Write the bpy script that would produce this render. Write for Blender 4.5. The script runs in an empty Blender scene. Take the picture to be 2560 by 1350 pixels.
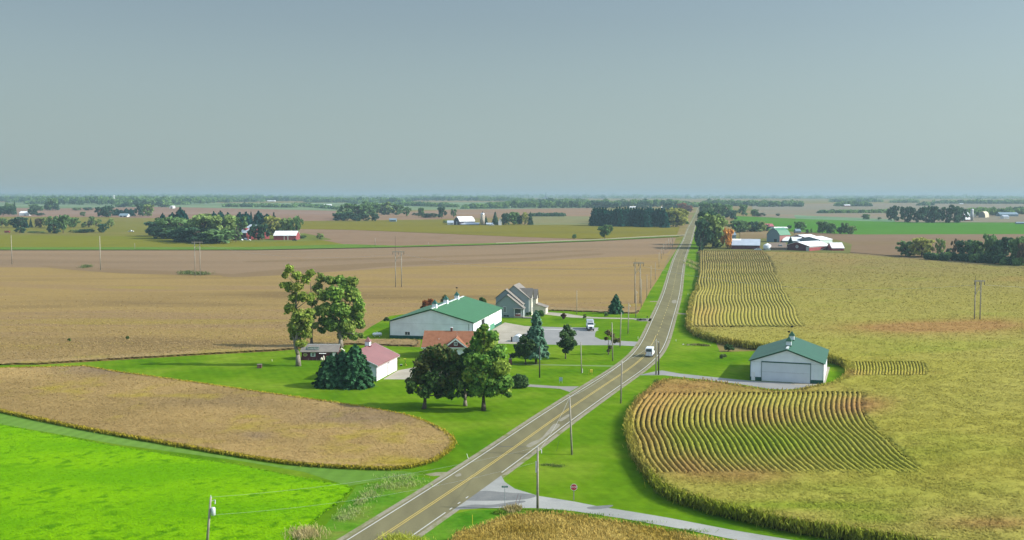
import bpy, bmesh, math, random
import numpy as np
from mathutils import Vector, Matrix
from mathutils.geometry import tessellate_polygon

R = math.radians
scene = bpy.context.scene
COL = scene.collection
random.seed(7)
RNG = np.random.default_rng(11)

# ---------------------------------------------------------------- camera model
F, CX, CY, H = 2600.0, 1280.0, 675.0, 46.0
HOR = 493.0
PITCH = math.atan((CY - HOR) / F)
cp, sp = math.cos(PITCH), math.sin(PITCH)

# the land: level near by, rising about one in a hundred towards the horizon
_anch = [(180, 664), (103, 1050), (70, 1400), (45, 1950), (27, 2800), (15, 4000), (5, 6500), (2, 8500)]
TY = [-300.0, 664.0] + [a[1] for a in _anch[1:]] + [13000.0]
TZ = [0.0, 0.0] + [H - a[0] * a[1] / F for a in _anch[1:]] + [40.3]
def hz(Y): return float(np.interp(Y, TY, TZ))
def hzv(Y): return np.interp(Y, TY, TZ)

def ray(px, py):
    xc, yc = (px - CX) / F, (CY - py) / F
    d = Vector((xc, cp + yc * sp, -sp + yc * cp))
    return d.x / d.y, d.z / d.y

def G(px, py, dz=0.0):
    """the point of the land (raised by dz) seen at a pixel of the 2560 px photograph"""
    sx, sz = ray(px, py)
    lo, hi = 60.0, 12500.0
    f = lambda Y: H + sz * Y - hz(Y) - dz
    if f(hi) > 0: Y = hi
    else:
        for _ in range(60):
            m = .5 * (lo + hi)
            if f(m) > 0: lo = m
            else: hi = m
        Y = lo
    return Vector((sx * Y, Y, hz(Y) + dz))

def zat(py, Y):            # height of a pixel row at depth Y
    return H + ray(CX, py)[1] * Y
def mpp(Y): return Y / F   # metres per photograph pixel
def xat(px, py, Y): return ray(px, py)[0] * Y

def lin(r, g, b, k=1.0):
    o = []
    for c in (r, g, b):
        c /= 255.0
        o.append((c / 12.92 if c <= .04045 else ((c + .055) / 1.055) ** 2.4) * k)
    return tuple(o)
KAL = 0.58                 # picture value -> surface colour under this sun and sky
HAZEC = lin(160, 182, 188)
DENS = 1.2e-4
def C(r, g, b, k=1.0): return lin(r, g, b, KAL * k)
def CF(r, g, b, Y, k=1.0):
    """surface colour of something far off, with the air between taken away"""
    t = math.exp(-DENS * Y)
    return tuple(max(.012, min(.85, (c - (1 - t) * h) / t * KAL * k)) for c, h in zip(lin(r, g, b), HAZEC))

# ---------------------------------------------------------------- materials
def new_mat(name):
    m = bpy.data.materials.new(name); m.use_nodes = True
    nt = m.node_tree
    b = nt.nodes['Principled BSDF']
    return m, nt, b
def mat(name, col, rough=.7, metal=0.0, var=.12, scale=2.0, bump=0.0, spec=.3):
    m, nt, b = new_mat(name)
    tc = nt.nodes.new('ShaderNodeTexCoord'); n = nt.nodes.new('ShaderNodeTexNoise')
    n.inputs['Scale'].default_value = scale; n.inputs['Detail'].default_value = 5
    nt.links.new(tc.outputs['Object'], n.inputs['Vector'])
    r = nt.nodes.new('ShaderNodeValToRGB')
    r.color_ramp.elements[0].position = .3; r.color_ramp.elements[1].position = .7
    r.color_ramp.elements[0].color = (*[c * (1 - var) for c in col], 1)
    r.color_ramp.elements[1].color = (*[min(1, c * (1 + var)) for c in col], 1)
    nt.links.new(n.outputs['Fac'], r.inputs['Fac']); nt.links.new(r.outputs['Color'], b.inputs['Base Color'])
    b.inputs['Roughness'].default_value = rough; b.inputs['Metallic'].default_value = metal
    b.inputs['Specular IOR Level'].default_value = spec
    if bump:
        bp = nt.nodes.new('ShaderNodeBump'); bp.inputs['Strength'].default_value = bump; bp.inputs['Distance'].default_value = .1
        nt.links.new(n.outputs['Fac'], bp.inputs['Height']); nt.links.new(bp.outputs['Normal'], b.inputs['Normal'])
    return m
def ribbed(name, col, rough=.5, period=.9, axis=0, spec=.3, dirt=.1):
    """painted sheet metal with ribs along one axis of the object"""
    m = mat(name, col, rough, var=dirt, scale=.35, spec=spec)
    nt = m.node_tree; b = nt.nodes['Principled BSDF']
    tc = nt.nodes['Texture Coordinate']
    w = nt.nodes.new('ShaderNodeTexWave'); w.wave_type = 'BANDS'; w.bands_direction = 'XYZ'[axis]
    w.inputs['Scale'].default_value = .314 / period; w.inputs['Distortion'].default_value = 0
    nt.links.new(tc.outputs['Object'], w.inputs['Vector'])
    bp = nt.nodes.new('ShaderNodeBump'); bp.inputs['Strength'].default_value = .25; bp.inputs['Distance'].default_value = .04
    nt.links.new(w.outputs['Fac'], bp.inputs['Height']); nt.links.new(bp.outputs['Normal'], b.inputs['Normal'])
    return m
def field_mat(name, cols, scale, stretch=(1, 1, 1), fine=1.2, fine_amt=.3, rough=.95, rot=0.0, stripes=None, bump=.0):
    """land cover: broad patches (ramp of colours) with a fine grain on top"""
    m, nt, b = new_mat(name)
    tc = nt.nodes.new('ShaderNodeTexCoord'); mp = nt.nodes.new('ShaderNodeMapping')
    mp.inputs['Scale'].default_value = stretch; mp.inputs['Rotation'].default_value = (0, 0, rot)
    nt.links.new(tc.outputs['Object'], mp.inputs['Vector'])
    n = nt.nodes.new('ShaderNodeTexNoise'); n.inputs['Scale'].default_value = scale; n.inputs['Detail'].default_value = 6
    n.inputs['Roughness'].default_value = .6
    nt.links.new(mp.outputs['Vector'], n.inputs['Vector'])
    r = nt.nodes.new('ShaderNodeValToRGB'); e = r.color_ramp.elements
    k = len(cols)
    e[0].position = .32; e[0].color = (*cols[0], 1); e[1].position = .68; e[1].color = (*cols[-1], 1)
    for i in range(1, k - 1):
        x = e.new(.32 + .36 * i / (k - 1)); x.color = (*cols[i], 1)
    nt.links.new(n.outputs['Fac'], r.inputs['Fac'])
    n2 = nt.nodes.new('ShaderNodeTexNoise'); n2.inputs['Scale'].default_value = fine; n2.inputs['Detail'].default_value = 8
    n2.inputs['Roughness'].default_value = .75
    nt.links.new(tc.outputs['Object'], n2.inputs['Vector'])
    mr = nt.nodes.new('ShaderNodeMapRange'); mr.inputs['From Min'].default_value = .3; mr.inputs['From Max'].default_value = .7
    mr.inputs['To Min'].default_value = 1 - fine_amt; mr.inputs['To Max'].default_value = 1 + fine_amt
    nt.links.new(n2.outputs['Fac'], mr.inputs['Value'])
    vm = nt.nodes.new('ShaderNodeVectorMath'); vm.operation = 'SCALE'
    nt.links.new(r.outputs['Color'], vm.inputs[0]); nt.links.new(mr.outputs['Result'], vm.inputs['Scale'])
    out = vm.outputs['Vector']
    if stripes:
        period, ang, amt = stripes
        m2 = nt.nodes.new('ShaderNodeMapping'); m2.inputs['Rotation'].default_value = (0, 0, ang)
        nt.links.new(tc.outputs['Object'], m2.inputs['Vector'])
        w = nt.nodes.new('ShaderNodeTexWave'); w.inputs['Scale'].default_value = .314 / period
        w.inputs['Distortion'].default_value = 3.0; w.inputs['Detail'].default_value = 3; w.inputs['Detail Scale'].default_value = .35
        nt.links.new(m2.outputs['Vector'], w.inputs['Vector'])
        ms = nt.nodes.new('ShaderNodeMapRange'); ms.inputs['To Min'].default_value = 1 - amt; ms.inputs['To Max'].default_value = 1 + amt
        nt.links.new(w.outputs['Fac'], ms.inputs['Value'])
        v2 = nt.nodes.new('ShaderNodeVectorMath'); v2.operation = 'SCALE'
        nt.links.new(out, v2.inputs[0]); nt.links.new(ms.outputs['Result'], v2.inputs['Scale']); out = v2.outputs['Vector']
    nt.links.new(out, b.inputs['Base Color'])
    b.inputs['Roughness'].default_value = rough; b.inputs['Specular IOR Level'].default_value = 0.0
    if bump:
        bp = nt.nodes.new('ShaderNodeBump'); bp.inputs['Strength'].default_value = bump; bp.inputs['Distance'].default_value = .25
        nt.links.new(n2.outputs['Fac'], bp.inputs['Height']); nt.links.new(bp.outputs['Normal'], b.inputs['Normal'])
    return m
def attr_mat(name, tint=(1, 1, 1), transl=.25, rough=.9):
    """colour comes from the mesh's Col attribute (leaf by leaf) times a tint; leaves let a little light through"""
    m, nt, b = new_mat(name)
    a = nt.nodes.new('ShaderNodeAttribute'); a.attribute_name = 'Col'
    v = nt.nodes.new('ShaderNodeVectorMath'); v.operation = 'MULTIPLY'; v.inputs[1].default_value = tint
    nt.links.new(a.outputs['Color'], v.inputs[0]); nt.links.new(v.outputs['Vector'], b.inputs['Base Color'])
    b.inputs['Roughness'].default_value = rough; b.inputs['Specular IOR Level'].default_value = .03
    if transl:
        t = nt.nodes.new('ShaderNodeBsdfTranslucent'); nt.links.new(v.outputs['Vector'], t.inputs['Color'])
        mx = nt.nodes.new('ShaderNodeMixShader'); mx.inputs[0].default_value = transl
        nt.links.new(b.outputs[0], mx.inputs[1]); nt.links.new(t.outputs[0], mx.inputs[2])
        nt.links.new(mx.outputs[0], nt.nodes['Material Output'].inputs['Surface'])
    return m

# ---------------------------------------------------------------- objects
def props(o, label=None, cat=None, group=None, kind=None):
    if label: o['label'] = label
    if cat: o['category'] = cat
    if group: o['group'] = group
    if kind: o['kind'] = kind
    return o
def thing(name, label, cat, loc=(0, 0, 0), rz=0.0, group=None):
    o = bpy.data.objects.new(name, None); COL.objects.link(o)
    o.empty_display_size = .2
    o.location = loc; o.rotation_euler = (0, 0, rz)
    return props(o, label, cat, group)
def link(name, me, parent=None):
    o = bpy.data.objects.new(name, me); COL.objects.link(o)
    if parent: o.parent = parent
    return o
def npmesh(name, V, Fc, m=None, parent=None, col=None, smooth=False):
    """V (n,3); Fc (k,4) or (k,3) int array"""
    me = bpy.data.meshes.new(name)
    V = np.asarray(V, np.float32); Fc = np.asarray(Fc, np.int32); n, k = Fc.shape
    me.vertices.add(len(V)); me.vertices.foreach_set('co', V.ravel())
    me.loops.add(n * k); me.loops.foreach_set('vertex_index', Fc.ravel())
    me.polygons.add(n); me.polygons.foreach_set('loop_start', np.arange(0, n * k, k, dtype=np.int32))
    me.polygons.foreach_set('loop_total', np.full(n, k, np.int32))
    if smooth: me.polygons.foreach_set('use_smooth', np.ones(n, bool))
    me.update(calc_edges=True)
    if col is not None:
        a = me.color_attributes.new('Col', 'FLOAT_COLOR', 'POINT')
        c = np.ones((len(V), 4), np.float32); c[:, :3] = col
        a.data.foreach_set('color', c.ravel())
    if m: me.materials.append(m)
    return me if parent is False else link(name, me, parent)

class MB:
    def __init__(s): s.v, s.f = [], []
    def poly(s, pts, faces):
        b = len(s.v); s.v += [tuple(p) for p in pts]; s.f += [tuple(b + i for i in f) for f in faces]; return s
    def box(s, x0, x1, y0, y1, z0, z1):
        p = [(x, y, z) for z in (z0, z1) for y in (y0, y1) for x in (x0, x1)]
        return s.poly(p, [(0, 2, 3, 1), (4, 5, 7, 6), (0, 1, 5, 4), (2, 6, 7, 3), (0, 4, 6, 2), (1, 3, 7, 5)])
    def prism(s, prof, a0, a1, axis='y'):
        """closed profile swept along an axis. axis y: profile is (x,z); axis x: profile is (y,z); axis z: (x,y)"""
        n = len(prof); pt = {'y': lambda p, a: (p[0], a, p[1]), 'x': lambda p, a: (a, p[0], p[1]), 'z': lambda p, a: (p[0], p[1], a)}[axis]
        pts = [pt(p, a0) for p in prof] + [pt(p, a1) for p in prof]
        fs = [(i, (i + 1) % n, n + (i + 1) % n, n + i) for i in range(n)]
        return s.poly(pts, fs + [tuple(range(n - 1, -1, -1)), tuple(range(n, 2 * n))])
    def tube(s, p0, p1, r0, r1=None, n=8):
        r1 = r0 if r1 is None else r1
        p0, p1 = Vector(p0), Vector(p1); d = (p1 - p0)
        if d.length < 1e-6: return s
        q = d.to_track_quat('Z', 'Y')
        pts = []
        for p, r in ((p0, r0), (p1, r1)):
            for i in range(n):
                a = 2 * math.pi * i / n
                pts.append(p + q @ Vector((r * math.cos(a), r * math.sin(a), 0)))
        return s.poly(pts, [(i, (i + 1) % n, n + (i + 1) % n, n + i) for i in range(n)] + [tuple(range(n - 1, -1, -1)), tuple(range(n, 2 * n))])
    def lathe(s, c, prof, n=16):
        pts = [(c[0] + r * math.cos(2 * math.pi * i / n), c[1] + r * math.sin(2 * math.pi * i / n), c[2] + z) for r, z in prof for i in range(n)]
        fs = [(j * n + i, j * n + (i + 1) % n, (j + 1) * n + (i + 1) % n, (j + 1) * n + i) for j in range(len(prof) - 1) for i in range(n)]
        return s.poly(pts, fs + [tuple(range(n - 1, -1, -1)), tuple(range((len(prof) - 1) * n, len(prof) * n))])
    def build(s, name, m, parent=None, smooth=False, bevel=0.0):
        me = bpy.data.meshes.new(name); me.from_pydata(s.v, [], s.f)
        bm = bmesh.new(); bm.from_mesh(me)
        bmesh.ops.recalc_face_normals(bm, faces=bm.faces)
        if bevel: bmesh.ops.bevel(bm, geom=bm.edges[:], offset=bevel, segments=2, affect='EDGES', clamp_overlap=True)
        bm.to_mesh(me); bm.free()
        if smooth:
            for p in me.polygons: p.use_smooth = True
        me.materials.append(m)
        return link(name, me, parent)

# ---------------------------------------------------------------- sheets on the land
def catmull(pts, closed=False, n=6):
    P = [Vector(p) for p in pts]; out = []; k = len(P)
    rng = range(k) if closed else range(k - 1)
    for i in rng:
        a, b, c, d = (P[(i - 1) % k], P[i], P[(i + 1) % k], P[(i + 2) % k]) if closed else (P[max(i - 1, 0)], P[i], P[i + 1], P[min(i + 2, k - 1)])
        for j in range(n):
            t = j / n
            out.append(.5 * ((2 * b) + (c - a) * t + (2 * a - 5 * b + 4 * c - d) * t * t + (3 * b - a - 3 * c + d) * t ** 3))
    if not closed: out.append(P[-1])
    return [tuple(p) for p in out]
def drape_mesh(name, poly, dz):
    """a flat polygon in plan, cut where the land's slope changes and laid on it"""
    bm = bmesh.new()
    vs = [bm.verts.new((x, y, 0)) for x, y in poly]
    for t in tessellate_polygon([[Vector((x, y, 0)) for x, y in poly]]):
        try: bm.faces.new([vs[i] for i in t])
        except ValueError: pass
    ys = [p[1] for p in poly]
    for yb in TY[1:-1]:
        if min(ys) < yb < max(ys):
            bmesh.ops.bisect_plane(bm, geom=bm.verts[:] + bm.edges[:] + bm.faces[:], plane_co=(0, yb, 0), plane_no=(0, 1, 0))
    for v in bm.verts: v.co.z = hz(v.co.y) + dz
    bmesh.ops.recalc_face_normals(bm, faces=bm.faces)
    for f in bm.faces:
        if f.normal.z < 0: f.normal_flip()
    me = bpy.data.meshes.new(name); bm.to_mesh(me); bm.free()
    return me
def wpoly(px, smooth=False, dz=0.0):
    P = [tuple(G(x, y, dz)[:2]) for x, y in px]
    return catmull(P, True, 5) if smooth else P
def sheet(name, px, m, dz, label, smooth=False, kind='structure', cat='field', world=False):
    poly = px if world else wpoly(px, smooth)
    me = drape_mesh(name, poly, dz); me.materials.append(m)
    return props(link(name, me), label, cat, None, kind)
def inside(poly, X, Y):
    P = np.asarray(poly); c = np.zeros(X.shape, bool); j = len(P) - 1
    for i in range(len(P)):
        xi, yi = P[i]; xj, yj = P[j]
        if yi != yj:
            c ^= ((yi > Y) != (yj > Y)) & (X < (xj - xi) * (Y - yi) / (yj - yi) + xi)
        j = i
    return c

# smooth value noise in plan, 0..1
_T = np.random.default_rng(5).random((256, 256))
def vnoise(x, y):
    xi, yi = np.floor(x).astype(int), np.floor(y).astype(int); fx, fy = x - xi, y - yi
    fx, fy = fx * fx * (3 - 2 * fx), fy * fy * (3 - 2 * fy)
    g = lambda a, b: _T[a % 256, b % 256]
    return (g(xi, yi) * (1 - fx) + g(xi + 1, yi) * fx) * (1 - fy) + (g(xi, yi + 1) * (1 - fx) + g(xi + 1, yi + 1) * fx) * fy
def fbm(x, y, o=4):
    s, a, t = 0, .5, 0
    for i in range(o): s = s + a * vnoise(x * 2 ** i + 17 * i, y * 2 ** i + 31 * i); t += a; a *= .5
    return s / t
def mixc(a, b, t):
    t = np.clip(t, 0, 1)[:, None]; return np.asarray(a)[None] * (1 - t) + np.asarray(b)[None] * t

def quads(Pc, U, W):
    """one quad per row: centre, half-axes"""
    n = len(Pc); V = np.empty((n, 4, 3), np.float32)
    V[:, 0] = Pc - U - W; V[:, 1] = Pc + U - W; V[:, 2] = Pc + U + W; V[:, 3] = Pc - U + W
    return V.reshape(-1, 3), np.arange(4 * n, dtype=np.int32).reshape(n, 4)
def unit(a): return a / np.maximum(np.linalg.norm(a, axis=1, keepdims=True), 1e-9)

# ---------------------------------------------------------------- light, sky, camera, air
SUN_EL, SUN_AZ = R(33.5), R(6.0)         # low sun on the right, a little behind the camera
sd = Vector((math.cos(SUN_EL) * math.cos(SUN_AZ), -math.cos(SUN_EL) * math.sin(SUN_AZ), math.sin(SUN_EL)))
L = bpy.data.lights.new('sun', 'SUN'); L.energy = 4.6; L.angle = R(.55); L.color = (1.0, .95, .86)
so = bpy.data.objects.new('sun', L); COL.objects.link(so); so.rotation_euler = sd.to_track_quat('Z', 'Y').to_euler(); so.location = (200, 0, 300)
w = bpy.data.worlds.new('World'); scene.world = w; w.use_nodes = True
nt = w.node_tree; bg = nt.nodes['Background']
sky = nt.nodes.new('ShaderNodeTexSky'); sky.sky_type = 'NISHITA'; sky.sun_disc = False
sky.sun_elevation = SUN_EL; sky.sun_rotation = R(90) + SUN_AZ
sky.altitude = 200; sky.air_density = 1.0; sky.dust_density = 1.0; sky.ozone_density = 1.0
hs = nt.nodes.new('ShaderNodeHueSaturation'); hs.inputs['Saturation'].default_value = .70
nt.links.new(sky.outputs[0], hs.inputs['Color'])
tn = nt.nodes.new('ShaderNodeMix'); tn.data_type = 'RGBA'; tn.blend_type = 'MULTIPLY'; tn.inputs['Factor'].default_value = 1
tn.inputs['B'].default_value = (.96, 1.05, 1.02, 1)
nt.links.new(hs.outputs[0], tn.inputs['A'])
# overhead, out of frame, the sky is boosted to raise the ambient light
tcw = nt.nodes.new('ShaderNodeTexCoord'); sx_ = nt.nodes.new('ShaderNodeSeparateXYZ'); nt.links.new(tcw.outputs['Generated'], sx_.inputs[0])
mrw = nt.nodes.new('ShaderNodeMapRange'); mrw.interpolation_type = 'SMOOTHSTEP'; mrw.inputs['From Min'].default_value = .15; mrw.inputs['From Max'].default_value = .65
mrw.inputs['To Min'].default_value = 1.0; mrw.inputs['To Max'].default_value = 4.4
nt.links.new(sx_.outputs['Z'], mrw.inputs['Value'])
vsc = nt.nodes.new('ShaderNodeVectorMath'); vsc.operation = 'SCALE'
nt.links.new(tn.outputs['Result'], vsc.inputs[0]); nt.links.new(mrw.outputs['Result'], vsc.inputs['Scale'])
ml = nt.nodes.new('ShaderNodeMapRange'); ml.interpolation_type = 'SMOOTHSTEP'; ml.inputs['From Min'].default_value = -.01; ml.inputs['From Max'].default_value = .24
ml.inputs['To Min'].default_value = .85; ml.inputs['To Max'].default_value = 0.0
nt.links.new(sx_.outputs['Z'], ml.inputs['Value'])
mx_ = nt.nodes.new('ShaderNodeMix'); mx_.data_type = 'RGBA'; mx_.inputs['B'].default_value = (4.25, 5.35, 5.45, 1)   # pale haze low in the sky
nt.links.new(ml.outputs['Result'], mx_.inputs['Factor']); nt.links.new(vsc.outputs['Vector'], mx_.inputs['A'])
mrx = nt.nodes.new('ShaderNodeMapRange'); mrx.inputs['From Min'].default_value = -.45; mrx.inputs['From Max'].default_value = .45
mrx.inputs['To Min'].default_value = .90; mrx.inputs['To Max'].default_value = 1.10        # brighter towards the sun
nt.links.new(sx_.outputs['X'], mrx.inputs['Value'])
vs2 = nt.nodes.new('ShaderNodeVectorMath'); vs2.operation = 'SCALE'
nt.links.new(mx_.outputs['Result'], vs2.inputs[0]); nt.links.new(mrx.outputs['Result'], vs2.inputs['Scale'])
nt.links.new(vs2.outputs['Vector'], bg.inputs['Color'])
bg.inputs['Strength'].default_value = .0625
cam = bpy.data.cameras.new('camera'); co = bpy.data.objects.new('camera', cam); COL.objects.link(co)
co.location = (0, 0, H); co.rotation_euler = (R(90) - PITCH, 0, 0)
cam.sensor_width = 36; cam.lens = F / 2560 * 36; cam.clip_start = 1; cam.clip_end = 30000
scene.camera = co
vs = scene.view_settings; vs.view_transform = 'Standard'; vs.look = 'None'; vs.gamma = 1; vs.use_curve_mapping = False
vs.exposure = 0.52
cy = scene.cycles
cy.max_bounces = 5; cy.diffuse_bounces = 2; cy.glossy_bounces = 2; cy.transmission_bounces = 2; cy.volume_bounces = 0; cy.transparent_max_bounces = 4
cy.use_denoising = True

hb = MB().box(-9500, 9500, -320, 12900, -1.2, 90)
m, nt, b = new_mat('haze_air'); nt.nodes.remove(b)
pv = nt.nodes.new('ShaderNodeVolumePrincipled'); pv.inputs['Color'].default_value = (.39, .54, .61, 1)
pv.inputs['Density'].default_value = DENS; pv.inputs['Anisotropy'].default_value = .1
nt.links.new(pv.outputs[0], nt.nodes['Material Output'].inputs['Volume'])
props(hb.build('haze', m), 'pale blue haze over the distant farmland', 'haze', None, 'stuff')

# ---------------------------------------------------------------- ground and far fields
gx = 9000
gp = [(-gx, -250), (gx, -250), (gx, 12800), (-gx, 12800)]
m_ground = field_mat('far_land', [CF(118, 135, 95, 1500), CF(140, 140, 100, 1500), CF(160, 145, 120, 1500), CF(125, 140, 90, 1500)], .0016, (.35, 1.3, 1), fine=.05, fine_amt=.12)
g = link('ground', drape_mesh('ground', gp, 0.0)); g.data.materials.append(m_ground)
props(g, 'rising farmland reaching to the horizon', 'ground', None, 'structure')

LAWN = [(-700, 1500), (-700, 915), (-60, 905), (500, 880), (740, 868), (900, 850), (930, 790), (1240, 765), (1345, 772), (1590, 780), (1640, 700), (1690, 625), (1712, 585), (1738, 530),
        (1752, 530), (1745, 560), (1738, 600), (1760, 640), (1765, 700), (1765, 800), (1800, 880), (2160, 870), (2170, 1010), (1700, 1100), (2700, 1500)]
m_lawn = field_mat('mown_grass', [C(88, 134, 20, .93), C(110, 149, 24, .93), C(136, 162, 46, .93)], .045, (1, 1, 1), fine=.33, fine_amt=.22, stripes=(2.4, R(-22), .035), bump=.2)
sheet('lawn', LAWN, m_lawn, .004, 'bright green mown grass around the farm buildings and along the road', cat='grass')

def band(name, px, rgb, label, Yref=None, var=.1, dz=.03, scale=.004, stretch=(.12, 1, 1), fine=.06, famt=.1, stripes=None):
    Y = Yref or float(np.mean([G(*p).y for p in px]))
    c = rgb if isinstance(rgb, list) else [rgb]
    if len(c) == 1: c = [tuple(v * (1 - var) for v in c[0]), c[0], tuple(min(255, v * (1 + var)) for v in c[0])]
    m = field_mat(name + '_cover', [CF(*v, Y) for v in c], scale, stretch, fine, famt, stripes=stripes)
    return sheet(name, px, m, dz, label, cat='field')
FB = [  # far fields, nearest last so that the nearer lies on top
 ('pasture', [(-700, 503), (640, 508), (1300, 505), (1480, 519), (1480, 523), (1130, 524), (840, 527), (400, 517), (150, 521), (-700, 512)], (140, 160, 140), 'pale green far pasture below the left woods'),
 ('stubble_field', [(-700, 513), (150, 521), (400, 517), (840, 527), (838, 552), (760, 554), (395, 546), (240, 543), (-700, 541)], [(162, 148, 138), (156, 140, 128), (166, 150, 138)], 'pinkish brown far field behind the left farms'),
 ('stubble_field', [(940, 534), (1130, 524), (1480, 520), (1482, 541), (1330, 541), (1100, 548), (940, 552)], [(163, 150, 138), (158, 142, 126), (166, 148, 130)], 'tan far field behind the white-roofed centre barn'),
 ('hayfield', [(1320, 540), (1482, 541), (1482, 562), (1330, 563)], [(140, 150, 120), (150, 146, 118)], 'dull green and tan far field beside the dark pine wood'),
 ('stubble_field', [(1880, 512), (2300, 508), (3300, 512), (3300, 556), (2240, 556), (2000, 548), (1880, 541)], [(156, 156, 146), (150, 152, 140), (160, 152, 138)], 'greyish tan far field on the right below the horizon'),
 ('hayfield', [(1985, 538), (2235, 549), (2240, 556), (2160, 553), (1990, 547)], (128, 156, 130), 'narrow pale green field strip right of the red-roofed house'),
 ('pasture', [(1835, 540), (1990, 547), (2160, 553), (2290, 556), (3300, 559), (3300, 585), (2140, 587), (1990, 580), (1835, 572)], [(98, 144, 88), (104, 148, 90), (110, 146, 94)], 'bright green field below the far right farm'),
 ('hayfield', [(-700, 541), (240, 543), (395, 546), (760, 554), (750, 590), (380, 592), (-700, 583)], [(142, 142, 100), (136, 138, 95), (148, 143, 104)], 'olive hayfield behind the left hedge trees'),
 ('crop_field', [(745, 553), (1110, 549), (1330, 563), (1482, 562), (1700, 567), (1690, 594), (1500, 600), (1280, 592), (1050, 582), (880, 575), (745, 573)], [(134, 132, 88), (140, 138, 86), (130, 130, 90)], 'yellow green crop field in front of the centre barn'),
 ('stubble_field', [(735, 573), (880, 575.5), (1050, 582.5), (1280, 592.5), (1500, 600), (1280, 611), (1000, 617), (860, 615), (640, 610)], [(152, 134, 114), (158, 138, 118), (150, 132, 112)], 'bare brown wedge-shaped field right of the red barn'),
 ('crop_field', [(-700, 583), (380, 592), (600, 602), (810, 602), (868, 613), (640, 620), (-700, 620)], [(132, 138, 74), (138, 140, 80), (132, 136, 78)], 'yellow green crop field in front of the left grove'),
 ('stubble_field', [(1990, 580), (2140, 587), (3300, 584), (3300, 680), (2240, 641), (2120, 631), (2050, 626), (1960, 622)], [(152, 134, 116), (148, 130, 110), (142, 128, 98)], 'bare brown field between the right farm and the hedgerow'),
 ('stubble_field', [(1850, 572), (1930, 578), (1960, 590), (1940, 606), (1850, 604)], (150, 136, 110), 'small brown field behind the long red shed'),
 ('farmyard', [(1830, 600), (1940, 596), (2090, 600), (2130, 612), (2125, 634), (1740, 634), (1760, 612)], (128, 132, 92), 'worn grass yard of the right farm'),
 ('farmyard', [(560, 588), (760, 584), (800, 592), (830, 600), (760, 604), (600, 605)], (132, 142, 92), 'grass yard of the left red barns'),
]
for i, (nm, px, rgb, lab) in enumerate(FB):
    band(nm, px, rgb, lab, dz=.05 + .03 * i)

# the big bean field behind the farm
SOYBACK = [(-700, 915), (100, 912), (300, 900), (500, 888), (690, 878), (760, 872), (880, 862), (1050, 868), (1052, 850), (880, 848), (930, 815), (975, 790), (1240, 758), (1345, 774), (1480, 780), (1595, 784), (1625, 728), (1650, 690), (1665, 655), (1680, 620), (1690, 594), (1480, 603), (1280, 611), (1000, 618), (860, 620), (640, 625), (-700, 625)]
m_soyfar = field_mat('ripe_bean_cover', [CF(144, 125, 93, 600), CF(160, 138, 97, 500), CF(170, 146, 98, 400), CF(162, 138, 104, 500), CF(166, 147, 88, 400)], .022, (.16, .8, 1), fine=.5, fine_amt=.2)
sheet('soybean_field', SOYBACK, m_soyfar, .012, 'large ripe tan bean field stretching behind the farm buildings', cat='field')
m_soyg = field_mat('grey_bean_cover', [CF(148, 130, 108, 700), CF(158, 138, 114, 700), CF(164, 142, 116, 700)], .02, (.12, .8, 1), fine=.5, fine_amt=.12)
sheet('soybean_field', [(-700, 657), (250, 671), (560, 688), (760, 684), (1000, 668), (1280, 656), (1480, 645), (1668, 634), (1680, 620), (1690, 594), (1480, 603), (1280, 611), (1000, 618), (860, 620), (640, 625), (-700, 625)], m_soyg, .022, 'greyer brown bean field below the green far strip', cat='field')
m_streak = field_mat('dark_soil_streak', [CF(144, 126, 102, 650), CF(152, 132, 106, 650)], .02, (.2, 1, 1), fine=.4, fine_amt=.15)
for k, px in enumerate(([(560, 688), (760, 668), (1000, 655), (1300, 645), (1480, 634), (1500, 637), (1300, 652), (1000, 664), (800, 681), (620, 692)],
                        [(100, 664), (560, 684), (560, 688), (300, 683)],
                        [(640, 652), (900, 645), (1280, 634), (1480, 624), (1480, 626), (1280, 638), (900, 650), (640, 656)])):
    sheet('bare_streak', px, m_streak, .03 + .006 * k, ['broad dark bare streak across the tan bean field', 'thin dark edge between the two left bean fields', 'narrow dark streak below the green far strip'][k], smooth=True, cat='soil')
m_strip = field_mat('grass_strip_cover', [CF(110, 140, 78, 800), CF(122, 150, 84, 800)], .03, fine=.4, fine_amt=.2)
sheet('grass_strip', [(-700, 620), (640, 619), (868, 612), (1000, 616), (1280, 608), (1480, 600.5), (1700, 589), (1700, 592), (1480, 604), (1280, 611.5), (1000, 619), (640, 626), (-700, 626)], m_strip, .6, 'long green grass strip between the far fields', cat='grass')
sheet('farm_track', [(1240, 608.5), (1480, 600), (1620, 592), (1712, 588.2), (1712, 590), (1620, 594), (1480, 602), (1240, 610)], mat('track_gravel', CF(176, 168, 140, 1100), .95), .7, 'pale gravel track joining the road from the left', cat='track')

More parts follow.
